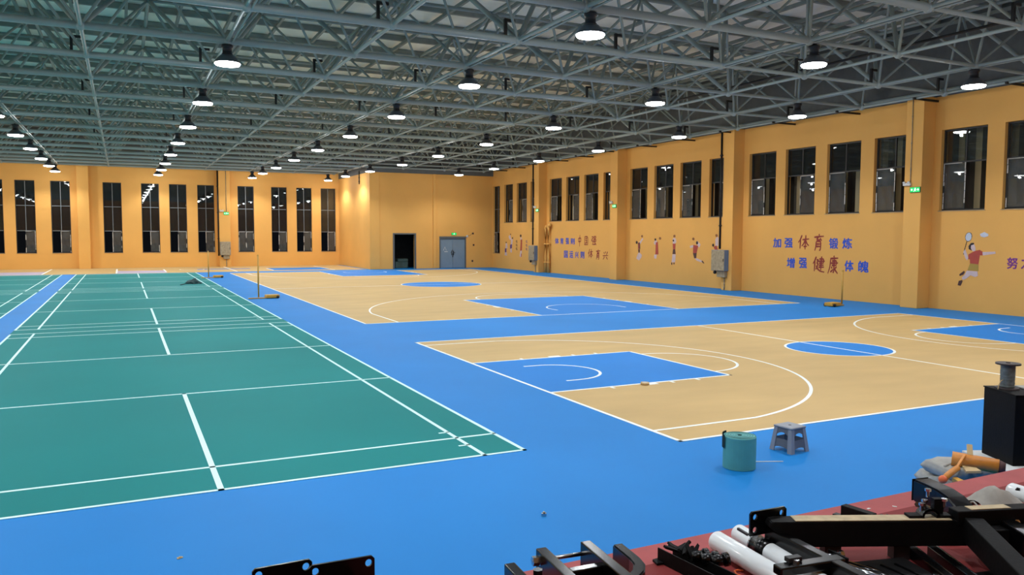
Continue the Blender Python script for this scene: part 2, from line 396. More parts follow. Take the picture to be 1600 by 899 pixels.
for k, (x, sd) in enumerate(FWX):
    window(n, 'tall divided far-wall window, %s counted from the projecting room' % NTH[len(FWX)-1-k], wall_mx('far', x, 1.0), FW, 4.52, sd, True); n += 1
# ribbed cladding outside the right wall
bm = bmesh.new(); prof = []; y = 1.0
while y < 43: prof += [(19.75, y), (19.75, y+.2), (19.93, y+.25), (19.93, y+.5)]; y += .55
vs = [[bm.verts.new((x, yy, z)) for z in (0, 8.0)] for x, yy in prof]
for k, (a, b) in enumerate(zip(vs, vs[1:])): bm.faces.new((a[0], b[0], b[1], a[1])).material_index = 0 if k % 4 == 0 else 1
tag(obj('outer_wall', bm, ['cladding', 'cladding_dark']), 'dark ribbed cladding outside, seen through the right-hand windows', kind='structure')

# ------------------------------------------------------------------ doorways of the projecting room
d = thing('door_1', 'open dark doorway with a grey leaf swung inwards', None, mx=wall_mx('block', D1X0, 0), kind='structure')
W1 = D1X1-D1X0
bm = bmesh.new(); bx(bm, -.07, .02, 0, D1H+.07, -.1, .03); bx(bm, W1-.02, W1+.07, 0, D1H+.07, -.1, .03); bx(bm, .02, W1-.02, D1H-.02, D1H+.07, -.1, .03)
obj('door_frame', bm, 'door_frame', d)
lf = box('door_leaf', .03, .08, 0.02, D1H-.03, -1.15, -.1, 'door_frame', d)
box('handle', .08, .13, 1.0, 1.04, -1.05, -.93, 'chrome', lf)
bm = bmesh.new(); bx(bm, -.6, W1+.8, 0, 2.6, -3.3, -3.2); bx(bm, -.7, -.6, 0, 2.6, -3.2, -.28); bx(bm, W1+.8, W1+.9, 0, 2.6, -3.2, -.28); bx(bm, -.6, W1+.8, 2.6, 2.7, -3.3, -.28)
obj('corridor', bm, 'dark_room', d)
c = thing('crate', 'greenish crate standing inside the open doorway', 'crate', (12.95, 43.6, 0))
bm = bmesh.new(); prism(bm, [(-.45, -.3), (.42, -.3), (.42, .3), (-.45, .3)], 0, .42); bmesh.ops.bevel(bm, geom=bm.edges[:], offset=.03, segments=2, affect='EDGES'); obj('body', bm, 'crate_green', c)
box('lid', -.3, .42, -.32, .32, .42, .62, 'crate_green', c, bevel=.04)
d = thing('door_2', 'closed grey double door under the lit exit sign', None, mx=wall_mx('block', D2X0, 0), kind='structure')
W2 = D2X1-D2X0
bm = bmesh.new(); bx(bm, -.05, .03, 0, D2H, -.1, .03); bx(bm, W2-.03, W2+.05, 0, D2H, -.1, .03); bx(bm, -.05, W2+.05, D2H, D2H+.14, -.1, .05)
obj('door_frame', bm, 'door_frame', d)
for a, b, s in ((.03, W2/2-.006, 1), (W2/2+.006, W2-.03, -1)):
    lf = box('door_leaf', a, b, .015, D2H-.01, -.08, -.03, 'door_grey', d, bevel=.006)
    bm = bmesh.new(); hx = W2/2-.07*s
    bx(bm, hx-.02, hx+.02, .86, 1.16, -.03, -.015); tube(bm, [(hx, 1.04, -.02), (hx, 1.04, .03), (hx-.1*s, 1.04, .03)], .012, 8)
    obj('handle', bm, 'black', lf)
bm = bmesh.new(); bx(bm, W2/2-.02, W2/2+.02, .72, .98, -.03, .02); tube(bm, [(W2/2, .98, .01), (W2/2+.05, 1.08, .02), (W2/2-.05, 1.2, .02), (W2/2, 1.26, .01)], .012, 6)
obj('chain', bm, 'black', d)
bm = bmesh.new(); tube(bm, [(.25, 1.18, -.029), (.36, 1.42, -.029), (.46, 1.18, -.029)], .018, 6); bx(bm, .32, .56, 1.08, 1.12, -.031, -.027)
obj('chalk_mark', bm, 'white_plastic', d)

# ------------------------------------------------------------------ roof deck and space frame
NX = [-1.62+2.8*k for k in range(-5, 8)]
NY = [-5.8, -3.0, -0.2, 2.6, 5.4, 8.2, 11.1, 14.0, 16.9, 19.8, 22.6, 25.4, 28.2, 30.9, 33.6, 36.2, 38.8, 41.2, 43.5, 45.7, 47.9]
ZB, ZT, ZD = 6.45, 8.25, 8.95
ceil = box('ceiling', XL-.28, XR+.28, YB-.28, YF+.28, ZD, ZD+.1, 'deck')
tag(ceil, 'pale metal roof deck above the steel space frame', kind='structure')
pm = bmesh.new(); bx(pm, XL, XR, -.05, .05, -.09, .09); pm_me = bpy.data.meshes.new('purlin'); pm.to_mesh(pm_me); pm.free(); pm_me.materials.append(MATS['purlin'])
y = -6.0
while y < 49.5: inst('purlin', pm_me, ceil, (0, y, ZD-.1)); y += 1.9
pm = bmesh.new(); bx(pm, -.04, .04, -6.5, 49.8, -.05, .05); pr_me = bpy.data.meshes.new('roof_rail'); pm.to_mesh(pm_me := pr_me); pm.free(); pr_me.materials.append(MATS['purlin'])
x = XL+.4
while x < XR: inst('roof_rail', pr_me, ceil, (x, 0, ZD-.25)); x += 1.4
sf = thing('space_frame', 'grey steel tube space frame carrying the roof and lamps', 'roof truss', (0, 0, 0))
def tube_mesh(name, r, n, m='steel'):
    bm = bmesh.new(); tube(bm, [(0, 0, 0), (1, 0, 0)], r, n, cap=False)
    me = bpy.data.meshes.new(name); bm.to_mesh(me); bm.free(); me.materials.append(MATS[m])
    for p in me.polygons: p.use_smooth = True
    return me
me_x, me_y, me_t, me_d = tube_mesh('cross_chord', .078, 10), tube_mesh('long_chord', .04, 8), tube_mesh('top_chord', .05, 6, 'steel_dark'), tube_mesh('diagonal', .034, 6, 'steel_dark')
me_xs, me_d2 = tube_mesh('cross_chord', .048, 8), tube_mesh('diagonal', .058, 8, 'steel_dark')
def member(name, me, p0, p1):
    p0, p1 = Vector(p0), Vector(p1); L = (p1-p0).length
    return inst(name, me, sf, mx=frame_mx(p0, p1) @ Matrix.Diagonal((L, 1, 1, 1)))
bm = bmesh.new(); bmesh.ops.create_icosphere(bm, subdivisions=2, radius=.105); nb = bpy.data.meshes.new('node_ball'); bm.to_mesh(nb); bm.free(); nb.materials.append(MATS['steel'])
for p in nb.polygons: p.use_smooth = True
def inside(x, y): return not (x > XP+.1 and y > YP-.1)
for j, y in enumerate(NY):
    for i, x in enumerate(NX):
        if not inside(x, y): continue
        inst('node_ball', nb, sf, (x, y, ZB))
        if i+1 < len(NX) and inside(NX[i+1], y): member('cross_chord', me_x if x < 9 else me_xs, (x, y, ZB), (NX[i+1], y, ZB))
        if j+1 < len(NY) and inside(x, NY[j+1]): member('long_chord', me_y, (x, y, ZB), (x, NY[j+1], ZB))
TX = [(a+b)/2 for a, b in zip(NX, NX[1:])]; TY = [(a+b)/2 for a, b in zip(NY, NY[1:])]
for y in TY: member('top_chord', me_t, (NX[0], y, ZT), (NX[-1] if y < YP else XP-.3, y, ZT))
for x in TX: member('top_chord', me_t, (x, NY[0], ZT), (x, NY[-1] if x < XP else YP-.2, ZT))
dg = []
for jy, y in enumerate(TY):
    for ix, x in enumerate(TX):
        for a in (0, 1):
            for b in (0, 1):
                p = (NX[ix+a], NY[jy+b])
                if inside(*p) and inside(x, y): dg.append(((p[0], p[1], ZB), (x, y, ZT), b == 0 and a == (ix+jy) % 2))
def vis(p):     # apparent size: nearest diagonals that lie in front of the camera
    v = Vector(p[0])-CAM; dd = v.dot(fw); s = abs(v.dot(r2))
    return dd if (dd > 2 and s < dd*.72 and v.dot(u2) < dd*.42) else 200+dd
dg.sort(key=vis)
for p0, p1, fat in dg[:300]: member('diagonal', me_d2 if fat else me_d, p0, p1)
bm = bmesh.new()
for p0, p1, fat in dg[300:]: tube(bm, [p0, p1], .058 if fat else .034, 5, cap=False)
o = obj('diagonal_rest', bm, 'steel_dark', sf, True); o['kind'] = 'stuff'
# short black brackets beside the nodes of every second row, thin conduits along the lamp rows
bm = bmesh.new(); bx(bm, -.03, .03, -.03, .03, -.06, .36); bx(bm, -.03, .22, -.02, .02, .30, .36); hk = bpy.data.meshes.new('hanger'); bm.to_mesh(hk); bm.free(); hk.materials.append(MATS['black'])
for j, y in enumerate(NY):
    if j % 2 == 1:
        for x in NX[1:]:
            if inside(x, y): inst('hanger', hk, sf, (x-.3, y, ZB+.06))
for i in range(1, len(NX), 2):
    x = NX[i]; ye = NY[-1] if x < XP else YP-.5
    obj('conduit', tube(bmesh.new(), [(x+.1, NY[0], ZB-.03), (x+.1, ye, ZB-.03)], .022, 6), 'steel', sf, True)
for i in (8, 10):
    x = NX[i]+1.1; obj('sprinkler_pipe', tube(bmesh.new(), [(x, NY[0], ZB+.45), (x, YP-.5, ZB+.45)], .035, 6), 'black', sf, True)
for y in NY[3:17]: obj('wall_bracket', bx(bmesh.new(), 17.85, 19.0, y+.9, y+.95, 6.40, 6.46), 'black', sf)
member('edge_beam', me_x, (18.35, NY[0], 6.58), (18.35, YP-.2, 6.58))
obj('edge_beam', tube(bmesh.new(), [(XL+.2, 49.2, 6.62), (XP-.2, 49.2, 6.62)], .05, 8), 'steel', sf, True)

# ------------------------------------------------------------------ high bay lamps
def lamp_meshes():
    P = {}
    b = bmesh.new(); lathe(b, [(0, .40), (.05, .40), (.06, .36), (.115, .35), (.125, .33), (.125, .29), (.10, .28), (.10, .16), (.12, .15), (.12, .12), (0, .12)], 20); P['housing'] = (b, 'lamp_body')
    b = bmesh.new(); lathe(b, [(.10, .14), (.15, .12), (.20, .07), (.245, .015), (.275, -.03), (.275, -.045), (.262, -.045), (.235, .01), (.19, .06), (.14, .105), (.09, .12)], 24); P['reflector'] = (b, 'reflector')
    b = bmesh.new(); lathe(b, [(0, -.035), (.262, -.040), (.268, -.055), (.25, -.085), (.15, -.10), (0, -.105)], 24); P['diffuser'] = (b, 'diffuser')
    b = bmesh.new(); tube(b, [(0, 0, .38), (0, 0, .46)], .02, 8); tube(b, [(-.05, 0, .44), (.05, 0, .44)], .015, 6); P['hanging_rod'] = (b, 'lamp_body')
    out = {}
    for k, (b, m) in P.items():
        me = bpy.data.meshes.new(k); b.to_mesh(me); b.free(); me.materials.append(MATS[m])
        for p in me.polygons: p.use_smooth = True
        out[k] = me
    return out
LM = lamp_meshes()
ld = bpy.data.lights.new('lamp_light', 'SPOT'); ld.energy = LAMP_W; ld.color = LAMP_COL; ld.spot_size = math.radians(147); ld.spot_blend = 0.5; ld.shadow_soft_size = 0.22
ls = bpy.data.lights.new('lamp_fill', 'POINT'); ls.energy = FILL_W; ls.color = LAMP_COL; ls.shadow_soft_size = 0.05  # extra fill light added beside the real lamp beam
ROWS = [(1, 'in the row out of view on the left'), (3, 'in the row at the left edge'), (5, 'in the row over the green courts'), (7, 'in the row over the blue lane'), (9, 'in the row over the basketball courts'), (11, 'in the row closest to the right wall')]
ROWS = [(k, t) for k, t in ROWS]
LY = [-5.8, -0.2, 5.45, 11.15, 17.0, 22.65, 28.2, 33.6, 38.8, 43.5, 47.9]
LX = {1: -12.9, 3: -7.3, 5: -1.62, 7: 4.1, 9: 9.78, 11: 15.2}
CNT = ('nearest', 'second', 'third', 'fourth', 'fifth', 'sixth', 'seventh', 'eighth', 'ninth', 'tenth', 'farthest')
for k, txt in ROWS:
    x = LX[k]
    ys = [y for y in LY if inside(x, y)]
    for q, y in enumerate(ys):
        if q < 2: lb = 'high bay lamp %s, %s' % (('over the stage', 'just before the stage')[q], txt)
        else: lb = 'lit high bay lamp number %s %s' % ( ('one', 'two', 'three', 'four', 'five', 'six', 'seven', 'eight', 'nine')[q-2], txt)
        if k == 9 and y > 38: x = {38.8: 9.52, 43.5: 9.25, 47.9: 9.15}[y]
        t = thing('high_bay_lamp', lb, 'lamp', (x, y, 6.02), group='high bay lamps under the space frame')
        for pn, me in LM.items(): inst(pn, me, t)
        lo = put(bpy.data.objects.new('lamp_light', ld), t); lo.location = (0, 0, -.13); lo = put(bpy.data.objects.new('lamp_fill', ls), t); lo.location = (0, 0, -.17)

# ------------------------------------------------------------------ exit signs, emergency lights, boxes, pipes
def exit_sign(label, mx, wd=.36, h=.17, arrows=True):
    t = thing('exit_sign', label, 'sign', mx=mx)
    box('case', 0, wd, 0, h, 0, .03, 'exit_dark', t, bevel=.005)
    box('face', .012, wd-.012, .012, h-.012, .03, .033, 'exit_green', t)
    g = bmesh.new()
    # running figure in a doorway
    cx = wd/2
    lathe(g, [(0, 0), (.016, 0), (.016, .004), (0, .004)], 10, Matrix.Translation((cx+.01, h*.74, .033)))
    prism(g, [(cx-.02, h*.62), (cx+.02, h*.64), (cx+.012, h*.40), (cx-.014, h*.38)], .033, .037)
    prism(g, [(cx+.008, h*.42), (cx+.04, h*.30), (cx+.034, h*.22), (cx-.006, h*.36)], .033, .037)
    prism(g, [(cx-.012, h*.40), (cx-.03, h*.16), (cx-.042, h*.18), (cx-.022, h*.42)], .033, .037)
    prism(g, [(cx+.02, h*.62), (cx+.05, h*.50), (cx+.044, h*.45), (cx+.014, h*.55)], .033, .037)
    obj('running_figure', g, 'exit_white', t)
    if arrows:
        for s in (-1, 1):
            a = cx+s*wd*.40; b = cx+s*wd*.22; g = bmesh.new(); hh = h/2
            prism(g, [(a, hh), (a-s*.04, hh+.04), (a-s*.04, hh+.013), (b, hh+.013), (b, hh-.013), (a-s*.04, hh-.013), (a-s*.04, hh-.04)], .033, .037)
            obj('arrow', g, 'exit_white', t)
    return t
def emergency(label, mx):
    t = thing('emergency_light', label, 'emergency light', mx=mx)
    box('case', 0, .26, 0, .09, 0, .07, 'white_plastic', t, bevel=.01)
    for x in (.05, .21):
        g = bmesh.new(); lathe(g, [(0, 0), (.03, 0), (.048, .07), (.04, .075), (0, .06)], 14, Matrix.Translation((x, .115, .02)) @ Matrix.Rotation(math.radians(25), 4, 'X')); obj('lamp_head', g, 'white_plastic', t, True)
for y, nm, sx in ((9.62, 'nearest column of the right wall', .12), (26.43, 'middle column of the right wall', .1), (34.66, 'farthest column of the right wall', .1)):
    exit_sign('green lit exit sign on the %s' % nm, wall_mx('right', y-.06, 3.62, .553))
    emergency('white twin-head emergency light on the %s' % nm, wall_mx('right', y+.17, 3.84, .552))
exit_sign('green exit sign over the grey box on the far wall', wall_mx('far', 2.42, 3.52, .502), .34, .2)
emergency('white twin-head emergency light on the far wall pilaster', wall_mx('far', 2.16, 3.74, .502))
exit_sign('small lit exit sign above the grey double door', wall_mx('block', 15.97, 2.20, .002), .36, .17, False)
def junction_box(label, mx, w_, h_, dep, worn):
    t = thing('electrical_box', label, 'electrical box', mx=mx)
    box('body', 0, w_, 0, h_, 0, dep, 'elec_side', t, bevel=.008)
    dr = box('door', .01, w_-.01, .01, h_-.01, dep, dep+.02, 'elec', t, bevel=.006)
    box('lock', w_-.07, w_-.04, h_*.45, h_*.58, dep+.02, dep+.035, 'black', dr)
    box('notice', w_*.2, w_*.55, h_*.45, h_*.72, dep+.02, dep+.023, 'elec', dr)
    box('lower_box', w_*.3, w_*.9, -.26, 0, 0, dep*.6, 'elec', t, bevel=.006)
    g = bmesh.new(); lathe(g, [(0, 0), (.07, 0), (.07, .06), (.05, .09), (0, .09)], 14, Matrix.Translation((w_*.18, -.07, dep*.5))); obj('socket', g, 'black', t, True)
    return t
junction_box('grey metal electrical box on the column left of the six-character slogan', wall_mx('right', 18.58, .80, .555), .80, .86, .22, 1)
junction_box('grey metal electrical box on the farthest right-hand column', wall_mx('right', 35.12, .72, .555), .74, .88, .22, 1)
junction_box('grey metal electrical box on the far wall pilaster', wall_mx('far', 2.15, .80, .505), .66, .90, .22, 1)
def pipe_thing(name, label, pts, r, m='black', cat='pipe'):
    t = thing(name, label, cat, pts[-1]); o_ = Vector(pts[-1])
    g = tube(bmesh.new(), [Vector(p)-o_ for p in pts], r, 10); obj('run', g, m, t, True)
    ln = abs(pts[0][2]-pts[-1][2])
    for q in (.2, .5, .8):
        z = pts[-1][2]+ln*q-o_.z; p = Vector(pts[-1])-o_
        obj('clamp', tube(bmesh.new(), [(p.x, p.y, z-.03), (p.x, p.y, z+.03)], r*1.5, 10), m, t, True)
pipe_thing('conduit_pipe', 'black vertical conduit running down to the box beside the painted players', [(18.42, 18.30, 6.5), (18.42, 18.30, 1.70)], .045)
pipe_thing('conduit_pipe', 'black vertical conduit running down to the farthest box', [(18.42, 34.95, 6.5), (18.42, 34.95, 1.64)], .045)
pipe_thing('conduit_pipe', 'dark vertical pipe on the far wall beside the grey box', [(2.075, 49.56, 6.6), (2.075, 49.56, .75)], .05)
pipe_thing('conduit_pipe', 'thin cable pipe below the box left of the slogan', [(18.43, 18.0, .52), (18.43, 18.0, .02)], .02, 'elec')
pipe_thing('conduit_pipe', 'thin cable pipe below the farthest box', [(18.43, 34.62, .45), (18.43, 34.62, .02)], .02, 'elec')
pipe_thing('conduit_pipe', 'thin cable pipe below the box on the far wall', [(2.55, 49.47, .52), (2.55, 49.47, .02)], .02, 'elec')
pipe_thing('conduit_pipe', 'thin grey cable pipe rising from the exit sign on the nearest column', [(18.43, 9.56, 6.5), (18.43, 9.56, 3.82)], .014, 'elec')
pipe_thing('conduit_pipe', 'thin cable pipe rising above the exit sign on the far wall', [(2.6, 49.48, 6.5), (2.6, 49.48, 3.75)], .02, 'elec')
pipe_thing('hanging_pipe', 'short black pipe hanging from the roof by the pale flank wall', [(10.36, 44.3, 6.4), (10.36, 44.3, 5.55)], .035)
for dy, zt, lb in ((0, 2.75, 'orange painted drain pipe bending into the wall, left of the pair'), (-.36, 2.82, 'orange painted drain pipe bending into the wall, right of the pair')):
    t = thing('drain_pipe', lb, 'pipe', (18.86, 34.16+dy, 0))
    pts = [(0, 0, 0), (0, 0, 1.0), (0, 0, zt-.16)] + [(0, -.16+.16*math.cos(a_), zt-.16+.16*math.sin(a_)) for a_ in [math.radians(15*k) for k in range(1, 7)]] + [(.0, -.22, zt), (.03, -.24, zt)]
    obj('run', tube(bmesh.new(), pts, .095, 16), 'wall', t, True)
    for zz in (.6, 1.7): obj('collar', tube(bmesh.new(), [(0, 0, zz-.05), (0, 0, zz+.05)], .105, 16), 'wall', t, True)
for x, z, lb in ((17.54, 2.32, 'upper'), (17.59, 1.54, 'middle'), (17.50, .46, 'lowest')):
    t = thing('wall_socket', '%s small dark wall outlet right of the double door' % lb, 'socket', mx=wall_mx('block', x-.06, z-.06, .0))
    box('plate', 0, .12, 0, .12, 0, .012, 'm_dark', t, bevel=.004); box('hole', .035, .085, .035, .085, .012, .016, 'black', t)
t = thing('wall_bell', 'small round alarm with a wire right of the double door', 'alarm', mx=wall_mx('block', 17.12, 2.13, 0))
obj('dome', lathe(bmesh.new(), [(0, .05), (.05, .045), (.08, .02), (.085, 0), (0, 0)], 16), 'white_plastic', t, True)
obj('wire', tube(bmesh.new(), [(.06, .02, .01), (.2, .06, .01), (.36, .18, .01)], .008, 6), 'black', t)

# ------------------------------------------------------------------ slogans on the right wall
STROKES = {
 '体': [[(32,98),(22,72),(4,50)],[(22,70),(22,10)],[(38,68),(96,74)],[(66,98),(67,5)],[(64,66),(52,42),(36,26)],[(68,64),(80,42),(98,30)],[(52,24),(82,26)]],
 '育': [[(50,100),(55,90)],[(8,82),(95,88)],[(48,84),(28,66),(70,68)],[(62,76),(78,62)],[(30,58),(28,25),(20,4)],[(30,58),(72,60),(72,8),(60,6)],[(32,42),(70,43)],[(32,28),(70,29)]],
 '健': [[(26,98),(16,74),(2,54)],[(17,72),(17,8)],[(30,78),(44,80),(34,56),(46,54),(38,34),(28,20)],[(30,44),(44,22),(66,10),(100,6)],[(52,84),(88,86),(87,60)],[(46,70),(98,72)],[(52,58),(88,60)],[(52,46),(90,48)],[(50,34),(94,36)],[(70,100),(70,16)]],
 '康': [[(52,100),(58,90)],[(20,84),(95,88)],[(24,84),(22,40),(4,4)],[(38,72),(82,74),(80,50)],[(28,60),(96,62)],[(38,48),(82,50)],[(60,82),(60,8),(50,14)],[(34,40),(44,32)],[(28,12),(52,26)],[(84,42),(68,30)],[(64,30),(98,6)]],
 '中': [[(18,70),(22,40)],[(18,70),(82,74),(78,42)],[(22,42),(78,44)],[(50,100),(50,0)]],
 '国': [[(10,92),(10,4)],[(10,92),(88,94),(88,6),(78,8)],[(28,74),(72,76)],[(30,52),(70,54)],[(24,26),(76,28)],[(50,74),(50,28)],[(60,42),(68,34)],[(12,10),(86,11)]],
 '强': [[(8,90),(38,92),(36,70)],[(12,70),(36,71)],[(12,70),(8,48),(38,50),(34,10),(22,14)],[(52,94),(52,76)],[(52,94),(90,96),(88,76)],[(52,77),(88,78)],[(48,62),(96,64),(92,40)],[(48,62),(50,38)],[(50,40),(92,42)],[(71,74),(71,14)],[(44,12),(92,18)],[(86,28),(98,8)]],
 '兴': [[(20,86),(30,66)],[(46,94),(52,72)],[(86,92),(66,56)],[(2,46),(98,52)],[(34,36),(10,6)],[(62,36),(90,8)]],
}
def brush_char(ch, x, y, w_, h_, parent):
    g = bmesh.new(); z0 = .001
    for q, st in enumerate(STROKES[ch]):
        pts = []                                   # resample to a smooth line
        for a, b in zip(st, st[1:]):
            for k in range(4): pts.append((a[0]+(b[0]-a[0])*k/4, a[1]+(b[1]-a[1])*k/4))
        pts.append(st[-1])
        if len(st) > 2:
            for _ in range(2): pts = [pts[0]]+[((p[0]+2*c_[0]+n_[0])/4, (p[1]+2*c_[1]+n_[1])/4) for p, c_, n_ in zip(pts, pts[1:], pts[2:])]+[pts[-1]]
        L, R = [], []
        for k, p in enumerate(pts):
            a = pts[max(0, k-1)]; b = pts[min(len(pts)-1, k+1)]; d_ = math.hypot(b[0]-a[0], b[1]-a[1]) or 1
            f = k/(len(pts)-1); hw = 5.8*(1-.55*f)*(.55+.45*min(1, f*6))+.6
            nx_, ny_ = -(b[1]-a[1])/d_*hw, (b[0]-a[0])/d_*hw
            sh = (p[1]-50)*.06
            L.append(((p[0]+nx_+sh)/100*w_+x, (p[1]+ny_)/100*h_+y)); R.append(((p[0]-nx_+sh)/100*w_+x, (p[1]-ny_)/100*h_+y))
        for k in range(len(L)-1):
            prism(g, [L[k], R[k], R[k+1], L[k+1]], z0, .005+.0002*q)
    obj('character', g, 'txt_red', parent)
def font_char(ch, x, y, w_, h_, m, parent, off=.030):
    cu = bpy.data.curves.new('character', 'FONT'); cu.body = ch; cu.size = 1; cu.extrude = .004; cu.resolution_u = 2
    t = bpy.data.objects.new('tmp', cu); COL.objects.link(t); bpy.context.view_layer.update()
    me = bpy.data.meshes.new_from_object(t.evaluated_get(bpy.context.evaluated_depsgraph_get()))
    bpy.data.objects.remove(t); bpy.data.curves.remove(cu)
    xs = [v.co.x for v in me.vertices]; ys_ = [v.co.y for v in me.vertices]
    x0, y0 = min(xs), min(ys_); sx = w_*(1-2*off)/(max(xs)-x0); sy = h_*(1-2*off)/(max(ys_)-y0)
    g = bmesh.new()                      # heavy weight: the glyph drawn five times with small shifts
    for q, (dx, dy) in enumerate(((0, 0), (1, 0), (-1, 0), (0, .8), (0, -.8))):
        k0 = len(g.verts); g.from_mesh(me); g.verts.ensure_lookup_table()
        for v in g.verts[k0:]: v.co = ((v.co.x-x0)*sx+x+w_*off*(1+dx), (v.co.y-y0)*sy+y+h_*off*(1+dy), .001+(v.co.z+.004)*.5+.0002*q)
    bpy.data.meshes.remove(me)
    return obj('character', g, m, parent)
def slogan(label, h0, v0, chars, m='txt_blue'):
    t = thing('wall_slogan', label, 'lettering', mx=wall_mx('right', h0, v0))
    for ch, y0, w_, z, h_, red in chars:
        if red: brush_char(ch, h0-y0, z-v0, w_, h_, t)
        else: font_char(ch, h0-y0, z-v0, w_, h_, m, t)
slogan('upper blue and red slogan line about exercise, between two columns', 15.9, 1.69, [('加',15.90,.42,1.79,.38,0),('强',15.31,.42,1.79,.38,0),('体',14.64,.55,1.72,.57,1),('育',13.91,.50,1.69,.63,1),('锻',13.18,.41,1.79,.40,0),('炼',12.59,.42,1.80,.39,0)])
slogan('lower blue and red slogan line about health, between two columns', 15.17, .88, [('增',15.17,.41,1.03,.40,0),('强',14.56,.39,1.04,.40,0),('健',13.90,.56,.91,.60,1),('康',13.20,.46,.88,.67,1),('体',12.47,.39,1.01,.40,0),('魄',11.89,.43,1.00,.41,0)])
slogan('upper seven-character slogan line near the drain pipes', 33.25, 1.61, [('体',33.25,.45,1.71,.37,0),('育',32.63,.39,1.71,.37,0),('强',32.02,.39,1.71,.37,0),('则',31.46,.47,1.71,.36,0),('中',30.68,.45,1.61,.64,1),('国',29.98,.43,1.67,.53,1),('强',29.25,.51,1.67,.53,1)])
slogan('lower seven-character slogan line near the drain pipes', 32.19, .92, [('国',32.19,.44,.93,.42,0),('运',31.57,.42,.94,.40,0),('兴',30.95,.38,.95,.38,0),('则',30.37,.43,.95,.40,0),('体',29.58,.51,.96,.54,1),('育',28.80,.47,.92,.56,1),('兴',28.10,.54,.93,.49,1)])
slogan('violet slogan cut off by the right edge of the picture', 6.78, 1.33, [('努',6.78,.31,1.33,.34,0),('力',6.38,.30,1.34,.35,0)], 'txt_violet')
# two tiny vertical columns of illegible characters between the far painted figures
for y, m, lb in ((38.42, 'm_dark', 'tiny vertical brown writing between the far painted players'), (37.02, 'm_violet', 'tiny vertical blue writing next to the farthest box')):
    t = thing('wall_writing', lb, 'lettering', mx=wall_mx('right', y, 1.25))
    for k in range(3):
        g = bmesh.new(); z = k*.235
        for a, b, c_, e in ((.02, .24, .13, .155), (.04, .22, .05, .072), (.11, .145, .0, .18), (.0, .05, .09, .11), (.2, .25, .02, .06)): bx(g, a, b, z+c_, z+e, .001, .005)
        obj('character', g, m, t)

